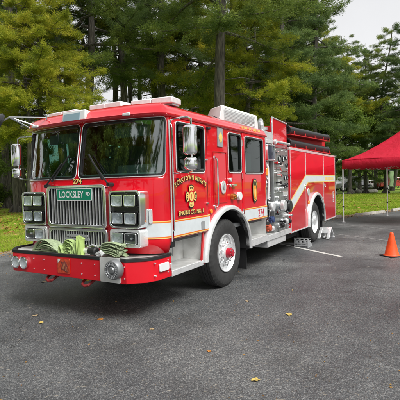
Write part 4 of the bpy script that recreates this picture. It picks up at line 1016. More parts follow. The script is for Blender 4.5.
for k in range(7):
    z = D0+.014+.023*k+random.uniform(-.004, .004); e = .09*random.uniform(-1, 1)
    ribbon(mb, bez((-1.97, .76-.01*k, z+.01), (-1.97+e*.3, .66, z+.045+e*.25), (-1.97-e*.2, .55, z+.04-e*.2), (-1.98, .42+e*.6, z)), .037, .0095)
    ribbon(mb, [(-1.98, .42+e*.6-.011*sin(a), z+.011-.011*cos(a)) for a in [pi*q/6 for q in range(7)]], .037, .0090)
    ribbon(mb, bez((-1.885, .74, z+.004), (-1.88, .64, z+.03+e*.2), (-1.89, .55, z+.03), (-1.89, .44-e*.5, z)), .037, .0095)
finish_hose(mb, 'fire_hose', HOSEP, 'pale green hose in flat folds beside the siren on the bumper deck', (-1.97, .6, D0))
t = thing('hose_nozzle', 'grey and black hose nozzle lying on the bumper deck behind the siren', 'nozzle', tw((-1.97, .86, D0)), radians(59.965))
mb = MB(); mb.lathe([(0, 0), (0, .035), (.05, .038), (.05, .05), (.12, .055), (.14, .04), (.14, 0)], (-.02, .07, .06), (0, -1, 0), 20); mb.build('nozzle_tip', BLACK, t, bevel=.003)
mb = MB(); mb.cyl((-.02, .07, .06), (-.02, .14, .06), .03, n=16); mb.tube([(-.02, -.06, .12), (-.02, .0, .14), (-.02, .08, .11)], .012, 8); mb.tube([(-.05, -.1, .03), (-.05, -.16, .06), (-.04, -.19, .03)], .03, 8); mb.build('nozzle_bale', ALUP, t)

# wheel chocks
t = thing('wheel_chock', 'dark slotted metal wheel chock on the asphalt ahead of the rear wheel', 'wheel chock', tw((4.50, .10, 0)), radians(59.965), 'wheel chocks at the rear wheel')
mb = MB(SM if 0 else None)
def wedge(mb, x0, x1, h0, h1, y0, y1):
    mb.add([(x0, y0, 0), (x1, y0, 0), (x1, y0, h1), (x0, y0, h0), (x0, y1, 0), (x1, y1, 0), (x1, y1, h1), (x0, y1, h0)], [(0, 1, 2, 3), (4, 7, 6, 5), (0, 4, 5, 1), (1, 5, 6, 2), (2, 6, 7, 3), (3, 7, 4, 0)])
for y in (-.20, -.07, .07, .20): wedge(mb, -.22, .22, .26, .05, y-.012, y+.012)
mb.box(-.23, .23, -.22, .22, 0, .018); mb.build('chock_ribs', GREYPL, t, bevel=.004)
mb = MB()
for z in (.05, .12, .19, .25): mb.box(-.245, -.222, -.21, .21, z-.014, z+.014)
for z in (.06, .14, .21): mb.obox((.16-.4*z*1.3, 0, z+.02), (.05, .42, .012), Matrix.Rotation(radians(25), 3, 'Y'))
mb.box(-.25, -.222, -.215, -.185, .0, .27); mb.box(-.25, -.222, .185, .215, .0, .27)
mb.build('chock_plate', ALU, t, bevel=.004); t.scale = (.8, .8, .9)
t = thing('wheel_chock', 'pale A-shaped metal chock standing on the asphalt behind the rear wheel', 'wheel chock', tw((6.18, -.05, 0)), radians(59.965), 'wheel chocks at the rear wheel')
mb = MB()
def slab(mb, a, b, y0, y1, th):
    a = Vector((a[0], 0, a[1])); b = Vector((b[0], 0, b[1])); d = (b-a).normalized(); n = Vector((-d.z, 0, d.x))*th/2
    P = [a-n, b-n, b+n, a+n]; mb.add([(p.x, y0, p.z) for p in P]+[(p.x, y1, p.z) for p in P], [(0, 1, 2, 3), (4, 7, 6, 5), (0, 4, 5, 1), (1, 5, 6, 2), (2, 6, 7, 3), (3, 7, 4, 0)])
slab(mb, (-.30, .02), (.05, .30), -.16, -.085, .035); slab(mb, (-.30, .02), (.05, .30), .085, .16, .035); slab(mb, (-.12, .16), (.05, .30), -.085, .085, .02); mb.build('front_plate', ALUP, t, bevel=.004)
mb = MB(); slab(mb, (.06, .295), (.34, .02), -.16, -.08, .035); slab(mb, (.06, .295), (.34, .02), .08, .16, .035); mb.box(.28, .38, -.17, .17, 0, .02); mb.build('rear_leg', ALUP, t, bevel=.004)
mb = MB(); mb.box(-.24, .30, -.02, .02, .05, .075); mb.build('brace', ALUP, t, bevel=.003)

# ------------------------------------------------------------------ ground
def flat(name, pts, z, m, kind='structure', n=None):
    mb = MB(); mb.add([(x, y, z) for x, y in pts], [tuple(range(len(pts)))]); o = mb.build(name, m, smooth=False); o['kind'] = kind
    for p in o.data.polygons:
        if p.normal.z < 0: o.data.flip_normals()
    return o
EDGE = [(-60, -32), (-20, -1.2), (-7.5, 8.4), (-5.35, 10.35), (-4.9, 11.1), (6.2, 18.75), (10.7, 22.5), (40, 46), (75, 74)]
lawn = flat('lawn', EDGE[::-1]+[(-400, -300), (-400, 400), (400, 400), (400, 74)], 0.0, GRASSG)
mb = MB()
lot = flat('car_park_asphalt', EDGE+[(80, 60), (80, -60), (-60, -60)], .004, ASPH)
far = flat('far_ground', [(-1500, -1500), (1500, -1500), (1500, 1500), (-1500, 1500)], -.02, GRASSG)
def strip(name, a, b, w, z=.008, m=None):
    a = Vector((*a, 0)); b = Vector((*b, 0)); d = (b-a).normalized(); n = Vector((-d.y, d.x, 0))*w/2
    return flat(name, [tuple((p)[:2]) for p in (a-n, b-n, b+n, a+n)], z, m or PAINTLINE)
dl = Vector((.81, -1.89)).normalized()
flat('lawn_verge', [(31, -20), (70, -20), (70, 44), (44, 44), (31, 30)], .009, GRASSG)
strip('parking_line', (1.2, 13.0), (2.97, 8.93), .10); strip('parking_line', (3.2, 14.4), (4.95, 11.0), .09, m=PAINTOLD); strip('parking_line', (5.0, 15.6), (6.7, 12.3), .09, m=PAINTOLD); strip('parking_line', (7.1, 16.9), (8.9, 13.6), .09, m=PAINTOLD)
# pale sandy litter along the lawn edge
def norm_edge():
    for a, b in zip(EDGE, EDGE[1:]): yield Vector((*a, 0)), Vector((*b, 0))
mb = MB(); rr_ = random.Random(4)
i = 0
for (a, b) in list(norm_edge())[1:7]:
    d = (b-a); Ln = d.length; d.normalize(); n = Vector((d.y, -d.x, 0)); m_ = max(2, int(Ln/.3)); V = []; F = []
    for k in range(m_+1):
        p = a+d*Ln*k/m_; V += [tuple(p-n*.12+Vector((0, 0, .007))), tuple(p+n*(.12+.22*mnoise.noise(p*.8)+.12)+Vector((0, 0, .007)))]
    for k in range(m_): F.append((2*k, 2*k+1, 2*k+3, 2*k+2))
    mb.add(V, F)
o = mb.build('sandy_verge', mat('sandy_litter', (.24, .19, .13), .9, var=.4, vscale=14, bump=.5, bscale=70), smooth=False); o['kind'] = 'structure'

# concrete wheel stops
def wheel_stop(c, ang, L_, label):
    mb = MB(); h = .12
    sec = [(-.08, 0), (-.075, h*.6), (-.045, h), (.045, h), (.075, h*.6), (.08, 0)]
    V = []; m_ = len(sec)
    for k, x in enumerate((-L_/2, -L_/2+.04, -L_/4, 0, L_/4, L_/2-.04, L_/2)):
        q = .8 if k in (0, 6) else 1; V += [(x, y*q, z*q) for y, z in sec]
    F = [(r*m_+i, r*m_+(i+1) % m_, (r+1)*m_+(i+1) % m_, (r+1)*m_+i) for r in range(6) for i in range(m_)]+[tuple(range(m_))[::-1], tuple(6*m_+i for i in range(m_))]
    mb.add(V, F); o = mb.build('wheel_stop', CONC, angle=50); o.location = (*c, .006); o.rotation_euler = (0, 0, ang)
    tag(o, label, 'wheel stop', 'concrete wheel stops along the lawn edge'); return o
wheel_stop((5.2, 17.55), radians(37), 2.2, 'concrete wheel stop on the asphalt just behind the tail of the fire engine')
wheel_stop((7.85, 19.45), radians(38.5), 2.5, 'concrete wheel stop between the two visible tent poles')
wheel_stop((10.5, 21.8), radians(40), 2.4, 'concrete wheel stop farthest right, beyond the second tent pole')

# traffic cone
t = thing('traffic_cone', 'orange traffic cone on a flat black base on the asphalt', 'traffic cone', (4.02, 8.86, .004), radians(20))
mb = MB(); mb.prism(rrect(-.185, .185, -.185, .185, .05), 0, .022); mb.build('cone_base', BLACK, t, bevel=.006)
mb = MB(); mb.lathe([(.022, .165), (.030, .150), (.045, .140), (.25, .093), (.47, .040), (.50, .034), (.505, .026), (.49, .022)], (0, 0, 0), (0, 0, 1), 40); mb.build('cone_body', CONEM, t, angle=50)

# canopy tent
P1 = Vector((5.45, 16.12)); P2 = Vector((8.2, 18.4))
eu = (P2-P1).normalized(); TW = (P2-P1).length; ev = Vector((eu.y, -eu.x)); TL = 3.6
ta = atan2(ev.y, ev.x)
t = thing('canopy_tent', 'red pop-up canopy tent on slim white legs at the edge of the car park', 'tent', (P1.x, P1.y, 0), 0)
def tp(a, b, z): p = eu*a*TW+ev*b*TL; return (p.x, p.y, z)
zE, zV = 2.36, 2.04
mb = MB(); K = 28; V = []; F = []
for i in range(K+1):
    for j in range(K+1):
        a, b = i/K, j/K; q = min(a, 1-a)*2; q2 = min(b, 1-b)*TL/TW*2
        m_ = min(q, min(1, q2)); s_ = m_
        z = zE+1.32*(.30*s_+.70*s_**1.6) - .05*sin(pi*a)*(1 if b in (0, 1) else 0)-.0
        sag = .03*sin(pi*2*b)*(1-m_); V.append(tp(a, b, z+sag+.012*mnoise.noise(Vector((a*6, b*9, 0)))))
for i in range(K):
    for j in range(K): F.append((i*(K+1)+j, (i+1)*(K+1)+j, (i+1)*(K+1)+j+1, i*(K+1)+j+1))
mb.add(V, F); mb.build('canopy', CANVAS, t, angle=60, solid=.008)
for b_ in (0, 1):
    for a_ in (0, 1):
        mb = MB(); mb.tube([tp(a_+(.5-a_)*k/12, b_+(.5*1-b_)*k/12 if TL <= TW*1.05 else b_+(.5*TW/TL-b_ if b_ == 0 else (1-.5*TW/TL)-b_)*k/12, zE+1.32*(.30*k/12+.70*(k/12)**1.6)+.006) for k in range(13)], .010, 6); mb.build('roof_seam', CANVAS, t)
mb = MB()
def val(a0, b0, a1, b1):
    n = 30; V = []
    for k in range(n+1):
        a = a0+(a1-a0)*k/n; b = b0+(b1-b0)*k/n; e = .012*sin(k*1.3)+.008*sin(k*.5)
        z = zE+.012*mnoise.noise(Vector((a*6, b*9, 0)))
        for q, zq in enumerate((z+.0, (zE+zV)/2, zV+.012*sin(k*.9))):
            x, y, _ = tp(a, b, 0); o_ = (e*q/2+.004*q)
            nx_, ny_ = (-ev.x, -ev.y) if b0 == b1 == 0 else ((ev.x, ev.y) if b0 == b1 else ((-eu.x, -eu.y) if a0 == 0 else (eu.x, eu.y)))
            V.append((x+nx_*o_, y+ny_*o_, zq))
    mb.add(V, [(3*k+r, 3*k+r+1, 3*k+3+r+1, 3*k+3+r) for k in range(n) for r in (0, 1)])
val(0, 0, 1, 0); val(0, 0, 0, 1); val(0, 1, 1, 1); val(1, 0, 1, 1)
mb.build('valance', CANVAS, t, angle=70, solid=.006)
POLE = mat('pole_white', (.62, .63, .63), .4, var=.08)
for a, b in ((0, 0), (1, 0), (0, 1), (1, 1)):
    mb = MB(); x, y, _ = tp(a, b, 0); x += (.05 if a == 0 else -.05)*eu.x; y += (.05 if a == 0 else -.05)*eu.y
    mb.box(x-.018, x+.018, y-.018, y+.018, .02, 1.30); mb.box(x-.024, x+.024, y-.024, y+.024, 1.2, zE-.02); mb.box(x-.06, x+.06, y-.06, y+.06, 0.005, .02)
    leg = mb.build('tent_leg', POLE, t, bevel=.004)
    mb = MB(); mb.box(x-.032, x+.032, y-.032, y+.032, 1.16, 1.24); mb.box(x-.03, x+.03, y-.03, y+.03, .58, .63); mb.build('leg_clamp', BLACK, leg, bevel=.004)
mb = MB()
def truss(a0, b0, a1, b1, n):
    for k in range(n):
        u0, u1 = k/n, (k+1)/n
        for zA, zB in ((2.02, 2.30), (2.30, 2.02)):
            mb.tube([tp(a0+(a1-a0)*u0, b0+(b1-b0)*u0, zA), tp(a0+(a1-a0)*u1, b0+(b1-b0)*u1, zB)], .011, 6)
truss(.02, .02, .98, .02, 4); truss(.02, .02, .02, .98, 6); truss(.98, .02, .98, .98, 6); truss(.02, .98, .98, .98, 4)
mb.build('roof_truss', POLE, t)
mb = MB(); mb.tube([tp(.0, .0, 2.0), tp(-.2, -.04, 1.3), tp(-.42, -.08, .5), tp(-.52, -.10, .02)], .006, 5) if 0 else mb.tube([tp(0, 0, .9), tp(-.12, -.02, .45), tp(-.25, -.05, .02)], .006, 5)
mb.build('guy_rope', BLACK, t)
b = thing('hanging_banner', 'narrow pale green banner hanging beside the second tent pole', 'banner', tuple(Vector((P2.x+.12, P2.y+.1, 1.20))))
mb = MB(); n = 12; mb.add([(x+.01*sin(k*1.1), .015*sin(k*.8+x*9), z) for k, z in enumerate([.78-.065*k for k in range(n)]) for x in (0, .06, .12, .18)], [(4*k+j, 4*k+j+1, 4*k+4+j+1, 4*k+4+j) for k in range(n-1) for j in range(3)])
mb.build('banner_cloth', mat('banner_green', (.22, .36, .16), .8, var=.2, vscale=9), b, solid=.004)
mb = MB(); mb.cyl((-.02, 0, .79), (.20, 0, .79), .01, n=8); mb.tube([(-.12, -.1, .79), (-.02, 0, .79)], .006, 5); mb.build('banner_rod', BLACK, b)
# ------------------------------------------------------------------ flatten deeper levels: thing > part > sub-part
def lv(o):
    k = 0
    while o.parent: o = o.parent; k += 1
    return k
ch = True
while ch:
    ch = False
    for o in list(bpy.data.objects):
        if lv(o) > 2: o.parent = o.parent.parent; ch = True

# ------------------------------------------------------------------ trees
def fast_mesh(name, V, F, tone, m):
    """V (n,3), F (m,k) of one polygon size; tone per face"""
    me = bpy.data.meshes.new(name); k = F.shape[1]; nf = len(F)
    me.vertices.add(len(V)); me.vertices.foreach_set('co', V.astype(np.float32).ravel())
    me.loops.add(nf*k); me.loops.foreach_set('vertex_index', F.astype(np.int32).ravel())
    me.polygons.add(nf); me.polygons.foreach_set('loop_start', np.arange(0, nf*k, k, dtype=np.int32)); me.polygons.foreach_set('loop_total', np.full(nf, k, dtype=np.int32))
    me.update(calc_edges=True)
    if tone is not None:
        at = me.attributes.new('tone', 'FLOAT', 'FACE'); at.data.foreach_set('value', tone.astype(np.float32))
    me.materials.append(m); return me
def blades(C, D, ln, wd, R):
    """triangular/quad blades at centres C with direction D; returns V,F(quads)"""
    n = len(C); D = D/np.linalg.norm(D, axis=1, keepdims=True)
    r = R.normal(size=(n, 3)); S = np.cross(D, r); S /= np.linalg.norm(S, axis=1, keepdims=True)
    ln = ln[:, None]; wd = wd[:, None]
    V = np.stack([C, C+D*ln*.5+S*wd, C+D*ln, C+D*ln*.5-S*wd], 1).reshape(-1, 3)
    return V, np.arange(4*n).reshape(n, 4)
def pine_mesh(seed, H=20., h0=4., Rm=4.2, nl=58, dens=1., droop=.12, m=None, tuft=(.15, .013), per=21, lean=.3):
    R = np.random.default_rng(seed); C = []; D = []; T = []; limbs = []
    for i in range(nl):
        f = (i+R.random())/nl; z = h0+(H-h0)*f**.95
        Ln = Rm*(1-f)**.62*(.72+.5*R.random())*(1.0 if f > .12 else .75)+.5
        az = i*2.39996+R.normal()*.4; up = .30*f+.20*R.normal()
        d = np.array([cos(az), sin(az), up]); nseg = 7; pts = []; p = np.array([0, 0, z]); dd = d.copy()
        for k in range(nseg+1):
            pts.append(p.copy()); dd[2] += (-droop if k < 4 else droop*.9)*.5; dd += R.normal(size=3)*.08; dd /= np.linalg.norm(dd); p = p+dd*Ln/nseg
        pts = np.array(pts); limbs.append((pts, .018+.017*Ln))
        nt = int(dens*(12+Ln*8))
        for k in range(nt):
            u = (.18+.82*R.random()**.75); q = u*nseg; a = min(int(q), nseg-1); b = pts[a]+(pts[a+1]-pts[a])*(q-a)
            t = pts[a+1]-pts[a]; t /= np.linalg.norm(t); s = np.cross(t, [0, 0, 1.]); s /= np.linalg.norm(s)+1e-6
            side = 1 if R.random() < .5 else -1; tl = Ln*.30*(1.15-u)*(.5+R.random())+.18
            td = t*.75+s*side*(.8)+np.array([0, 0, .02+R.normal()*.30]); td /= np.linalg.norm(td)
            if u > .93: td = t
            nn = max(2, int(tl/.17)); base = R.random()
            for j in range(nn):
                c = b+td*tl*(j+.6)/nn+R.normal(size=3)*.04; m_ = per
                C.append(np.repeat(c[None], m_, 0)+R.normal(size=(m_, 3))*[.085, .085, .075])
                dv = td*.55+R.normal(size=(m_, 3))*.7; dv[:, 2] = dv[:, 2]*.6+.12
                D.append(dv); T.append(np.full(m_, base*.7+.3*R.random()))
    C = np.concatenate(C); D = np.concatenate(D); T = np.concatenate(T); n = len(C)
    V, F = blades(C, D, tuft[0]*(.7+.6*R.random(n)), tuft[1]*(.7+.6*R.random(n)), R)
    me = fast_mesh('crown', V, F, T, m)
    mb = MB(); n_ = 12; tr = [(R.normal()*.0, 0, -.1)]; 
    path = [(lean*sin(k*.5+seed)*(k/n_), lean*cos(k*.7+seed)*.6*(k/n_)*0+lean*.5*sin(k*.4)*(k/n_), H*k/n_) for k in range(n_+1)]
    r0 = .0165*H*.9
    rad = [r0*(1.35 if k == 0 else 1)*(1-.9*(k/n_)) for k in range(n_+1)]
    path[0] = (0, 0, -.15); path.insert(1, (0, 0, .5)); rad.insert(1, r0*1.03)
    mb.tube(path, rad, 12)
    for k in range(8): a = 2*pi*k/8+R.random(); mb.cyl((cos(a)*r0*1.0, sin(a)*r0*1.0, .35), (cos(a)*r0*1.9, sin(a)*r0*1.9, -.1), r0*.35, r0*.2, n=6)
    for pts, r in limbs: mb.tube([tuple(p) for p in pts], [r*(1-.85*k/7) for k in range(8)], 5)
    for k in range(10):   # dead stubs below the crown
        z = 1.8+(h0-1)*R.random(); a = R.random()*6.3; l_ = .4+1.4*R.random(); mb.tube([(0, 0, z), (cos(a)*l_*.6, sin(a)*l_*.6, z+.1), (cos(a)*l_, sin(a)*l_, z-.05)], [.03, .02, .008], 5)
    tm = mb.build('trunk', BARK, angle=60); tme = tm.data; bpy.data.objects.remove(tm)
    return me, tme
def broad_mesh(seed, H=9., h0=1.5, Rm=3., n=26000, m=None, leaf=(.13, .045), nstem=1):
    R = np.random.default_rng(seed); mb = MB(); tips = []
    def grow(p, d, l, r, dep):
        q = [p]; dd = d.copy(); k = 5
        for i in range(k): dd = dd+R.normal(size=3)*.13+np.array([0, 0, .03]); dd /= np.linalg.norm(dd); q.append(q[-1]+dd*l/k)
        mb.tube([tuple(a) for a in q], [r*(1-.45*i/k) for i in range(k+1)], 6 if dep else 8)
        if dep >= 2:
            for a in q[1:]: tips.append(a)
        if dep < 4:
            for j in range(3 if dep else 5):
                a = q[2+R.integers(0, k-1)]; nd = dd*.6+R.normal(size=3)*.65; nd[2] = abs(nd[2])*.6+.1; nd /= np.linalg.norm(nd); grow(a, nd, l*.62, r*.5, dep+1)
    for s_ in range(nstem): grow(np.array([R.normal()*.2*(nstem > 1), R.normal()*.2*(nstem > 1), -.1]), np.array([R.normal()*.1, R.normal()*.1, 1.]), H*.42, .018*H, 0)
    tips = np.array(tips); sc = np.array([Rm/ max(1e-3, np.percentile(np.hypot(tips[:, 0], tips[:, 1]), 92)), 0, H/tips[:, 2].max()])
    k = R.integers(0, len(tips), n//14); ton = R.random(len(k)); c = np.repeat(tips[k], 14, 0)+R.normal(size=(len(k)*14, 3))*[.26, .26, .16]; ton = np.repeat(ton, 14)*.8+.2*R.random(len(c))
    D = R.normal(size=c.shape); D[:, 2] = D[:, 2]*.5-.25; V, F = blades(c, D, leaf[0]*(.6+.8*R.random(len(c))), leaf[1]*(.6+.8*R.random(len(c))), R)
    me = fast_mesh('crown', V, F, ton, m); tm = mb.build('trunk', BARK, angle=60); tme = tm.data; bpy.data.objects.remove(tm); return me, tme
SLIM = [pine_mesh(21, 24, 11, 3.4, 34, .8, .12, LPINE, lean=.7), pine_mesh(22, 22, 10, 3.2, 32, .8, .14, LYEL, lean=1.1)]
PINES = [pine_mesh(1, 24, 9.5, 4.6, 46, .85, .12, LPINE, lean=.9), pine_mesh(2, 23, 7.6, 5.0, 46, .85, .16, LPINE, lean=1.2), pine_mesh(3, 24, 10.0, 4.6, 44, .85, .10, LBLUE, lean=.8)]
YEL = [pine_mesh(4, 17, 5.6, 5.0, 50, 1.1, .18, LYEL, lean=1.), pine_mesh(6, 16, 6.4, 4.6, 44, 1.1, .2, LYEL, lean=.8)]
BLU = [pine_mesh(7, 19, 2.4, 4.0, 66, 1.1, .12, LBLUE)]
BRO = [broad_mesh(11, 9, 1.5, 3, 20000, LBROAD), broad_mesh(12, 7, 1., 3, 20000, LBROAD)]
BROT = [broad_mesh(17, 17, 3., 5.2, 90000, LBROAD, (.15, .055)), broad_mesh(19, 18, 3., 4.6, 80000, LBROAD, (.15, .055))]
BUS = [broad_mesh(14, 3.2, .2, 2, 16000, LBROAD, (.11, .045), 4)]
def tree(name, meshes, px, D, sc, rz, label, group, width=1.):
    X = (px-200)/422*D if px is not None else None
    t = thing(name, label, 'tree' if name != 'bush' else 'bush', (X, D, 0), rz, group); t.scale = (sc*width, sc*width, sc)
    for n_, me in (('crown', meshes[0]), ('trunk', meshes[1])):
        o = bpy.data.objects.new(n_, me); COL.objects.link(o); o.parent = t
    return t
A_ = 'trees of the wood behind the car park'
T_ = [
 (74, 36, SLIM[0], 0.95, 0.0, 'pine_tree', 'slim bare trunk just left of the forked pine'),
 (66, 31, SLIM[1], 1.10, 1.7, 'pine_tree', 'slim trunk leaning beside the forked pine'),
 (116, 39, SLIM[0], 1.05, 3.4, 'pine_tree', 'slim straight trunk left of the driver side light bar'),
 (133, 41, SLIM[0], 1.00, 5.1, 'pine_tree', 'slim trunk close behind the driver side light bar'),
 (146, 44, SLIM[0], 0.95, 0.8, 'pine_tree', 'slim dark trunk between the light bar and the close pair'),
 (205, 38, SLIM[1], 1.10, 2.5, 'pine_tree', 'slim trunk just left of the thickest pine'),
 (236, 37, SLIM[0], 1.05, 4.2, 'pine_tree', 'slim trunk just right of the thickest pine'),
 (256, 44, SLIM[1], 1.00, 5.9, 'pine_tree', 'slim trunk behind the rear cab window'),
 (270, 40, SLIM[0], 0.95, 1.6, 'pine_tree', 'slim trunk behind the deck gun'),
 (281, 46, SLIM[0], 1.10, 3.3, 'pine_tree', 'slim trunk behind the front end of the suction hoses'),
 (294, 39, SLIM[0], 1.05, 5.0, 'pine_tree', 'slim trunk above the middle of the suction hoses'),
 (309, 47, SLIM[1], 1.00, 0.7, 'pine_tree', 'slim trunk above the rear compartment'),
 (12, 40, SLIM[0], 0.95, 2.4, 'pine_tree', 'slim trunk behind the pale gap at the mirror arm'),
 (40, 44, SLIM[1], 1.10, 4.1, 'pine_tree', 'slim trunk behind the left windshield edge'),
 # px, depth, mesh, scale, rot, kind, label
 (20, 27.5, PINES[2], 1.15, .3, 'pine_tree', 'thick-trunked pine with bare lower trunk, on the lawn left of the fire engine mirror'),
 (8, 33, PINES[0], .9, 1.9, 'pine_tree', 'slimmer dark pine half hidden at the far left edge of the photo'),
 (48, 24, YEL[0], .78, 2.6, 'pine_tree', 'yellow-green pine with sweeping boughs above the passenger side of the cab'),
 (88, 30, PINES[1], 1.15, 4.0, 'pine_tree', 'tall dark pine with forked trunk above the centre of the windshield'),
 (30, 23, YEL[1], .74, 5.1, 'pine_tree', 'low yellowing pine spreading over the left mirror arm'),

 (124, 32, PINES[2], 1.05, 3.3, 'pine_tree', 'straight narrow pine rising behind the light bars'),
 (156, 35, PINES[0], 1.1, 5.5, 'pine_tree', 'dark pine, left one of a close pair above the front door'),
 (168, 33, PINES[2], 1.15, 1.2, 'pine_tree', 'dark pine, right one of a close pair above the front door'),
 (192, 36, YEL[0], 1.1, 4.4, 'pine_tree', 'olive pine glowing behind the close pair of dark trunks'),
 (223, 25, PINES[1], 1.2, 2.2, 'pine_tree', 'thickest pine trunk rising right behind the roof air unit'),
 (250, 29, YEL[0], .95, .4, 'pine_tree', 'golden-green pine in front of the wood above the rear cab window'),

 (285, 34, BLU[0], 1.2, 1.5, 'pine_tree', 'tall bluish pine, its top against the pale sky over the suction hoses'),
 (300, 42, PINES[1], 1.0, 5.0, 'pine_tree', 'dark pine set back above the rear end of the fire engine'),
 (316, 38, BLU[0], 1.28, 2.9, 'pine_tree', 'full bluish pine above the tail of the fire engine'),
 (334, 44, YEL[1], 1.0, .7, 'pine_tree', 'lighter green pine just left of the tent'),
 (350, 45, PINES[1], .72, 4.1, 'pine_tree', 'bluish pine behind the left corner of the tent'),
 (366, 47, BLU[0], .83, 2.0, 'pine_tree', 'slender pine behind the tent roof slope'),
 (386, 46, PINES[1], .77, 5.6, 'pine_tree', 'pine at right whose top stands free in the sky above the tent peak'),
 (404, 43, BLU[0], .90, 1.1, 'pine_tree', 'dark pine at the right edge of the photo above the red tent'),
 (376, 60, PINES[1], .85, 3.9, 'pine_tree', 'distant pine between the two sky-topped pines at right'),



 (238, 50, PINES[2], 1.15, 4.7, 'pine_tree', 'back-row pine right of the thickest trunk'),
 (0, 46, PINES[1], 1.1, 5.3, 'pine_tree', 'back-row pine behind the far left trunks'),

 (-25, 30, PINES[1], 1.0, .3, 'pine_tree', 'pine whose boughs reach in from beyond the left edge'),
 (430, 50, PINES[2], .8, .3, 'pine_tree', 'pine whose boughs reach in from beyond the right edge'),
 (326, 62, PINES[0], 1.0, .9, 'pine_tree', 'far pine glimpsed between the fire engine tail and the tent'),

]
for px, D, me, sc, rz, nm, lab in T_: tree(nm, me, px, D, sc, rz, lab, A_)
for i, (px, D, sc, rz, lab) in enumerate([(4, 36, .85, .5, 'leafy tree low behind the round mirror at far left'), (-14, 30, .8, 2., 'leafy tree leaning in from the far left edge'), (30, 42, .85, 3., 'leafy tree behind the thick trunk at left'),
      (60, 47, .9, 1.1, 'leafy understory tree behind the passenger side of the cab'), (272, 50, .95, .6, 'leafy understory tree behind the deck gun'), (296, 49, .95, 1.9, 'leafy understory tree behind the suction hoses'), (322, 55, .9, 3.1, 'leafy understory tree behind the rear roof rail'),
      (345, 66, .85, 3.7, 'leafy tree among the parked cars behind the tent leg'), (372, 70, .9, 4.9, 'leafy tree beyond the middle of the tent'), (398, 68, .9, 5.9, 'leafy tree behind the second tent leg')]):
    tree('broadleaf_tree', BRO[i % 2], px, D, sc, rz, lab, 'leafy trees under the pines')
for i, (px, D, sc, rz, lab) in enumerate([(302, 41, 1.05, .4, 'tall leafy tree behind the upper suction hose'), (330, 50, 1.1, 2.2, 'tall leafy tree left of the open sky'), (360, 54, .93, 4., 'tall leafy tree behind the slope of the tent'), (392, 56, 1., 1.2, 'tall leafy tree behind the right side of the tent'), (262, 50, 1., 1., 'tall leafy tree behind the roof air unit')]):
    tree('broadleaf_tree', BROT[i % 2], px, D, sc, rz, lab, 'tall leafy trees among the pines')
for i, (px, D, sc, lab) in enumerate([(-4, 33, .8, 'rounded bush at the far left edge below the mirror'), (12, 41, .8, 'bush left of the thick trunk near the parked cars'), (29, 34, .7, 'bush between the thick trunk and the windshield')]):
    tree('bush', BUS[0], px, D, sc, i*1.7, lab, 'bushes at the lawn edge on the left')
# a wood further back that reads as one mass
def wood(name, x0, x1, y0, y1, n, H, seed, m):
    R = np.random.default_rng(seed); k = n//20; c = np.stack([R.uniform(x0, x1, k), R.uniform(y0, y1, k), H*R.random(k)**.9], 1)
    c[:, 2] *= .75+.35*np.sin(c[:, 0]*.23+seed)*np.cos(c[:, 0]*.61); C = np.repeat(c, 20, 0)+R.normal(size=(k*20, 3))*[1.0, 1.0, .45]
    D = R.normal(size=C.shape); D[:, 2] = D[:, 2]*.4-.1; V, F = blades(C, D, .5*(.6+.8*R.random(len(C))), .13*(.6+.8*R.random(len(C))), R)
    me = fast_mesh(name, V, F, np.repeat(R.random(k), 20), m); o = bpy.data.objects.new(name, me); COL.objects.link(o); tag(o, None, None, None, 'stuff'); return o
w = wood('distant_wood', -75, 40, 72, 90, 50000, 5.5, 3, LBROAD); w['label'] = 'far wood seen as one green mass between the trunks'; w['category'] = 'wood'
w = wood('distant_wood', 30, 110, 95, 112, 50000, 10, 5, LBLUE); w['label'] = 'far wood behind the parked cars and tent at right'; w['category'] = 'wood'
# trees behind the camera, which the windshield and paint reflect
def far_tree(me, x, y, sc, rz, i):
    t = thing('pine_tree', ['tall pine across the car park, mirrored in the windshield', 'pine across the car park, mirrored in the door paint'][i % 2], 'tree', (x, y, 0), rz, 'trees on the other side of the car park'); t.scale = (sc,)*3
    for n_, q in (('crown', me[0]), ('trunk', me[1])):
        o = bpy.data.objects.new(n_, q); COL.objects.link(o); o.parent = t
for i, (x, y, sc) in enumerate([(-12, -8, .8), (-15, -2, .9), (-17, 3, .85), (-10, -12, .9), (-20, -6, 1.0), (-22, -1, 1.1), (-24, 5, 1.1), (-18, -13, 1.1), (-12, -18, 1.0), (-3, -20, 1.1), (-28, -10, 1.3), (-30, 1, 1.3), (25, -14, 1.), (36, 2, 1.), (35, 9, 1.), (34, 16, 1.), (40, 14, 1.1), (36, 24, 1.1), (24, -4, .9), (44, 6, 1.2), (35, 30, 1.), (26, 36, .9), (30, 40, 1.), (42, 32, 1.1), (39, 38, 1.1), (33, 34, 1.1), (-22, 12, 1.), (-28, 18, 1.), (-21, 6, .9), (-30, 10, 1.1), (-26, 26, 1.)]):
    far_tree([PINES[0], BROT[0], BLU[0], YEL[0], PINES[1]][i % 5], x, y, sc, i*1.3, i)

# ------------------------------------------------------------------ grass and litter
def edge_y(x):
    for a, b in zip(EDGE, EDGE[1:]):
        if a[0] <= x <= b[0]: return a[1]+(b[1]-a[1])*(x-a[0])/(b[0]-a[0])
    return 1e9
def scatter_lawn(n, dmin, dmax, seed, pmin=-12, pmax=412):
    R = np.random.default_rng(seed); d = dmin*(dmax/dmin)**R.random(n); px = R.uniform(pmin, pmax, n); x = (px-200)/422*d; P = []
    for a, b in zip(x, d):
        if b > edge_y(a)+.05+.12*R.random(): P.append((a, b))
    return np.array(P), R
P1_, R = scatter_lawn(240000, 10.3, 45, 5)
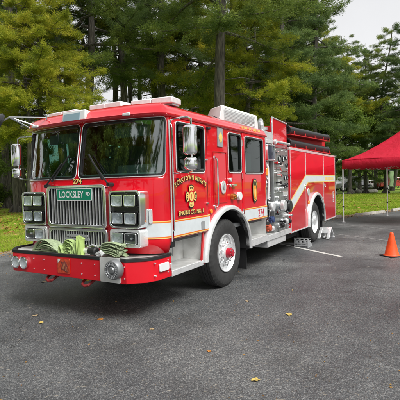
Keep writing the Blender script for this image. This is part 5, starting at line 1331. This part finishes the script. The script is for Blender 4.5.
# thin out where the engine hides everything
px_ = P1_[:, 0]/P1_[:, 1]*422+200; keep = (px_ < 45) | (px_ > 325) | (R.random(len(P1_)) < .03); P1_ = P1_[keep]
n = len(P1_); k = 3; C = np.repeat(np.c_[P1_, np.zeros(n)], k, 0)+np.c_[R.normal(size=(n*k, 2))*.03, np.zeros(n*k)]
D = np.c_[R.normal(size=(n*k, 2))*.45, np.ones(n*k)]; dist = C[:, 1]
V, F = blades(C, D, (.05+.045*R.random(n*k))*(1+dist/60), .0035*(1+dist/7)*(.7+.6*R.random(n*k)), R)
me = fast_mesh('grass', V, F, R.random(n*k), LGRASS); o = bpy.data.objects.new('grass', me); COL.objects.link(o); tag(o, 'short bright green lawn grass', 'grass', None, 'stuff')
P2_, R = scatter_lawn(16000, 10.3, 42, 9); px_ = P2_[:, 0]/P2_[:, 1]*422+200
keep = ((px_ < 45) & (R.random(len(P2_)) < .75) & (P2_[:, 1] > 13.5+3*R.random(len(P2_)))) | ((px_ > 325) & (R.random(len(P2_)) < .16)); P2_ = P2_[keep]; n = len(P2_)
C = np.c_[P2_, .055+.05*R.random(n)]; D = np.c_[R.normal(size=(n, 2)), R.normal(size=n)*.25]
V, F = blades(C, D, .10+.07*R.random(n), .03+.02*R.random(n), R)
me = fast_mesh('fallen_leaves', V, F, R.random(n), LLITTER); o = bpy.data.objects.new('fallen_leaves', me); COL.objects.link(o); tag(o, 'brown fallen leaves scattered over the lawn', 'fallen leaves', None, 'stuff')
# pine needles and grit on the asphalt
R = np.random.default_rng(31); n = 5000; d = 2.2*(14/2.2)**R.random(n); px = R.uniform(-10, 410, n); x = (px-200)/422*d; ok = np.array([b < edge_y(a)-.1 for a, b in zip(x, d)]); x, d = x[ok], d[ok]; n = len(x)
C = np.c_[x, d, np.full(n, .0065)]; D = np.c_[R.normal(size=(n, 2)), R.normal(size=n)*.03]
V, F = blades(C, D, .02+.05*R.random(n), .0010+.0012*R.random(n), R); V[:, 2] = np.maximum(V[:, 2], .0055)
me = fast_mesh('needle_litter', V, F, R.random(n), mat('dry_needles', (.26, .23, .19), .8, var=.3)); o = bpy.data.objects.new('needle_litter', me); COL.objects.link(o); tag(o, 'fine dry pine needles strewn on the asphalt', 'needle litter', None, 'stuff')
# small leaf fragments and twigs
R = np.random.default_rng(41); n = 420; dd_ = 2.2*(16/2.2)**R.random(n); px = R.uniform(-10, 410, n); x = (px-200)/422*dd_; ok = np.array([b < edge_y(a)-.05 for a, b in zip(x, dd_)]); x, dd_ = x[ok], dd_[ok]; n = len(x)
C = np.c_[x, dd_, np.full(n, .009)]; D = np.c_[R.normal(size=(n, 2)), R.normal(size=n)*.12]; q = R.random(n)**2.5
V, F = blades(C, D, .008+.024*q, .003+.008*q, R); V[:, 2] = np.clip(V[:, 2], .0055, .02)
me = fast_mesh('leaf_fragments', V, F, R.random(n), LLITTER); o = bpy.data.objects.new('leaf_fragments', me); COL.objects.link(o); tag(o, 'small torn leaf fragments strewn on the asphalt', 'leaf litter', None, 'stuff')
R = np.random.default_rng(43); n = 3500; x = R.uniform(-9, 12, n); ey_ = np.array([edge_y(a) for a in x]); y = ey_-np.abs(R.normal(size=n))*.5; C = np.c_[x, y, np.full(n, .012)]; D = np.c_[R.normal(size=(n, 2)), R.normal(size=n)*.2]
V, F = blades(C, D, .03+.05*R.random(n), .010+.012*R.random(n), R); V[:, 2] = np.clip(V[:, 2], .006, .05)
me = fast_mesh('edge_litter', V, F, R.random(n), LLITTER); o = bpy.data.objects.new('edge_litter', me); COL.objects.link(o); tag(o, 'band of brown leaves blown against the lawn edge', 'leaf litter', None, 'stuff')
# single leaves on the asphalt
LEAFM = [mat('leaf_orange', (.42, .17, .035), .6, var=.4, vscale=60), mat('leaf_yellow', (.46, .34, .09), .6, var=.4, vscale=60), mat('leaf_tan', (.34, .25, .14), .7, var=.4, vscale=60)]
rl = random.Random(77)
LV = [(-1.27, 5.13, .06, 0, 'orange fallen leaf below the centre of the bumper'), (-1.96, 5.05, .055, 1, 'yellow fallen leaf on the asphalt left of the orange one'), (-2.15, 5.35, .05, 2, 'tan fallen leaf, leftmost near the bumper corner'),
      (-.58, 4.72, .05, 2, 'pale tan fallen leaf alone on the open asphalt in front of the wheel'), (1.06, 5.13, .075, 1, 'yellow fallen leaf right of the front wheel'), (.42, 3.43, .055, 1, 'yellow fallen leaf nearest the bottom of the photo'), (.05, 4.06, .04, 0, 'small orange fallen leaf left of the nearest yellow one'),
      (-2.75, 7.25, .07, 2, 'large tan fallen leaf by the lawn edge at far left'), (.62, 5.75, .04, 2, 'small tan fallen leaf close to the front tyre')]
for i, (x, y, r, mi, lab) in enumerate(LV):
    r *= .72
    mb = MB(); n = 18; rr = random.Random(i); V = [(0, 0, .006)]
    for k in range(n):
        a = 2*pi*k/n; q = r*(.62+.38*abs(sin(2.5*a+.3)))*(1+.12*rr.random()); V.append((q*cos(a), q*sin(a)*.75, .004+r*.22*(.5+.5*sin(2*a+i))))
    mb.add(V, [(0, k+1, (k+1) % n+1) for k in range(n)]); mb.tube([(r*.5, 0, .008), (r*1.25, .2*r, .012)], .0012, 4)
    o = mb.build('fallen_leaf', LEAFM[mi], None, angle=80); o.location = (x, y, .005); o.rotation_euler = (0, 0, i*1.9); tag(o, lab, 'leaf', 'single leaves on the asphalt')

# ------------------------------------------------------------------ parked vehicles far behind
def carpaint(n_, c): return mat(n_, c, .3, coat=1, metal=.0)
def vehicle(name, label, cat, loc, rz, col, kind='car'):
    t = thing(name, label, cat, (*loc, 0), rz, 'vehicles parked beyond the lawn')
    if kind == 'car': L_, W, H = 4.5, 1.8, 1.45; low = [(-2.25, .35), (-2.25, .75), (-2.1, .88), (-1.25, .95), (-.6, 1.38), (-.3, 1.44), (.75, 1.44), (1.1, 1.36), (1.75, .98), (2.18, .92), (2.25, .6), (2.25, .35)]
    elif kind == 'van': L_, W, H = 5.2, 1.95, 2.1; low = [(-2.6, .4), (-2.6, .95), (-2.3, 1.1), (-1.7, 1.2), (-1.1, 1.95), (-.8, 2.08), (2.4, 2.1), (2.55, 1.95), (2.6, .9), (2.6, .4)]
    else: L_, W, H = 5.6, 1.9, 1.8; low = [(-2.8, .5), (-2.8, 1.0), (-2.6, 1.12), (-1.4, 1.2), (-.8, 1.75), (.5, 1.8), (.65, 1.2), (2.75, 1.18), (2.8, .6), (2.8, .5)]
    mb = MB(lambda u, v, w: (u, w, v)); mb.prism(low, -W/2, W/2); mb.build('body', col, t, bevel=.10, seg=3, angle=50)
    top = max(p[1] for p in low); zb = top-.42
    xs = [p[0] for p in low if p[1] > zb+.02]; a, b = min(xs), max(xs)
    mb = MB(lambda u, v, w: (u, w, v)); g = .12
    for w0, w1 in ((-W/2-.006, -W/2+.02), (W/2-.02, W/2+.006)):
        m_ = (a+b)/2
        for u0, u1 in ((a-.15+g, m_-.04), (m_+.04, b-g+.1)): mb.prism([(u0 if u0 > a else u0-.12, zb), (u1+.0, zb), (min(u1, b-.2), top-.10), (max(u0, a+.18), top-.10)], w0, w1)
    mb.build('side_windows', GLASSD if 0 else BLKGLOSS, t)
    ax = [-L_*.31, L_*.31]; r = .33 if kind == 'car' else .37
    for x in ax:
        for s_ in (-1, 1):
            mb = MB(); mb.lathe([(0, .0), (.0, r*.62), (-.02, r*.66), (.0, r*.98), (.05, r), (.2, r)], (x, s_*(W/2+.01), r), (0, -s_, 0), 24); wh = mb.build('wheel', TYRE, t)
            mb = MB(); mb.lathe([(0, 0), (0, r*.55), (.02, r*.62)], (x, s_*(W/2+.02), r), (0, -s_, 0), 16); mb.build('rim', ALUP, wh)
    for s_ in (-1, 1):
        mb = MB(); mb.obox((-L_/2+.02, s_*(W/2-.28), .70 if kind == 'car' else .9), (.06, .34, .14)); mb.build('headlight', WHITEPL, t, bevel=.02)
        mb = MB(); mb.obox((L_/2-.02, s_*(W/2-.22), .80 if kind == 'car' else 1.0), (.06, .26, .14)); mb.build('tail_light', REDCAP, t, bevel=.02)
    return t
cw = carpaint('car_white', (.72, .73, .74)); cg = carpaint('car_silver', (.42, .44, .46)); cb = carpaint('car_blue', (.05, .10, .25)); cr = carpaint('car_red', (.45, .02, .03)); ct = carpaint('car_teal', (.05, .40, .45)); ck = carpaint('car_black', (.02, .02, .022))
def wp(px, D): return ((px-200)/422*D, D)
vehicle('parked_van', 'white van parked behind the left tent pole', 'van', wp(349, 60), .25, cw, 'van')
vehicle('parked_car', 'white car parked behind the middle of the tent', 'car', wp(366, 63), .15, cw)
vehicle('parked_car', 'teal car just right of the fire engine tail', 'car', wp(341, 66), .4, ct)
vehicle('parked_truck', 'red pickup truck parked beyond the second tent pole', 'truck', wp(396, 60), .1, cr, 'pickup')
vehicle('parked_car', 'silver car between the white car and the red pickup', 'car', wp(381, 66), 2.9, cg)
vehicle('parked_car', 'dark car low in front of the white car', 'car', wp(357, 57), 1.8, ck)
vehicle('parked_car', 'blue car at the far left edge beyond the lawn', 'car', wp(2, 52), .3, cb)
vehicle('parked_car', 'silver car left of the thick pine trunk', 'car', wp(11, 55), .2, cg)
vehicle('parked_van', 'white van far behind the lawn at left', 'van', wp(-8, 58), .2, cw, 'van')
# low boulders in front of the parked cars on the right
rr = random.Random(8)
for i, (px, lab) in enumerate([(352, 'grey boulder at the left end of the low row on the lawn'), (358, 'second boulder from the left in the low row on the lawn'), (364, 'middle boulder of the low row on the lawn'), (369, 'flat boulder next to the right end of the low row'), (374, 'small boulder at the right end of the low row')]):
    bm = bmesh.new(); bmesh.ops.create_icosphere(bm, subdivisions=3, radius=.42)
    for v in bm.verts: v.co *= 1+.35*mnoise.noise(v.co*2+Vector((i*3, 0, 0))); v.co.z = max(v.co.z*.75, -.15)
    me = bpy.data.meshes.new('boulder'); bm.to_mesh(me); bm.free(); me.materials.append(CONC); o = bpy.data.objects.new('boulder', me); COL.objects.link(o)
    x, y = wp(px, 50); o.location = (x, y, .12); o.scale = (rr.uniform(.8, 1.3), 1, rr.uniform(.7, 1.1)); me.polygons.foreach_set('use_smooth', [True]*len(me.polygons)); tag(o, lab, 'boulder', 'boulders in a low row on the lawn')

# ------------------------------------------------------------------ camera, light, world
cam = bpy.data.cameras.new('camera'); co = bpy.data.objects.new('camera', cam); COL.objects.link(co); scene.camera = co
cam.sensor_width = 36; cam.sensor_fit = 'HORIZONTAL'; cam.lens = 36*422.1/400; cam.clip_end = 5000; cam.clip_start = .05
pit, rol = .0398, -.0261
fw = Vector((0, cos(pit), -sin(pit))); rt = Vector((1, 0, 0)); up = rt.cross(fw); r2 = rt*cos(rol)+up*sin(rol); u2 = up*cos(rol)-rt*sin(rol)
M = Matrix((r2, u2, -fw)).transposed().to_4x4(); M.translation = Vector((0, 0, 1.6477)); co.matrix_world = M
SUN_EL, SUN_ROT = radians(52), radians(140)
sun = bpy.data.lights.new('sun', 'SUN'); sun.energy = SUN_E; sun.angle = radians(28); sun.color = (1, .985, .95); so = bpy.data.objects.new('sun', sun); COL.objects.link(so)
# the sun stands high on the right, veiled by cloud
az = SUN_ROT; sd = Vector((sin(az)*cos(SUN_EL), cos(az)*cos(SUN_EL), sin(SUN_EL)))
so.rotation_euler = sd.to_track_quat('Z', 'Y').to_euler()
w = bpy.data.worlds.new('World'); scene.world = w; w.use_nodes = True; nt = w.node_tree; nt.nodes.clear()
out = nt.nodes.new('ShaderNodeOutputWorld'); bg = nt.nodes.new('ShaderNodeBackground'); sky = nt.nodes.new('ShaderNodeTexSky'); sky.sky_type = 'NISHITA'; sky.sun_disc = False
sky.sun_elevation = SUN_EL; sky.sun_rotation = az; sky.dust_density = 4; sky.air_density = 1.0
hs = nt.nodes.new('ShaderNodeHueSaturation'); hs.inputs['Saturation'].default_value = .25; L(nt, sky.outputs['Color'], hs.inputs['Color'])
tc = nt.nodes.new('ShaderNodeTexCoord'); nz = nt.nodes.new('ShaderNodeTexNoise'); nz.inputs['Scale'].default_value = 2.2; nz.inputs['Detail'].default_value = 5; L(nt, tc.outputs['Generated'], nz.inputs['Vector'])
cr_ = ramp(nt, nz.outputs['Fac'], [(.3, (6.6, 6.65, 6.8)), (.7, (8.6, 8.6, 8.7))])
mx = nt.nodes.new('ShaderNodeMix'); mx.data_type = 'RGBA'; mx.inputs['Factor'].default_value = .78; L(nt, hs.outputs['Color'], mx.inputs['A']); L(nt, cr_.outputs['Color'], mx.inputs['B'])
L(nt, mx.outputs['Result'], bg.inputs['Color']); bg.inputs['Strength'].default_value = SKY_S; L(nt, bg.outputs['Background'], out.inputs['Surface'])
scene.view_settings.view_transform = 'Standard'; scene.view_settings.look = 'None'; scene.view_settings.gamma = 1; scene.view_settings.use_curve_mapping = False
scene.view_settings.exposure = EXPO
scene.render.engine = 'CYCLES'
scene.render.resolution_x = 1024; scene.render.resolution_y = 1024
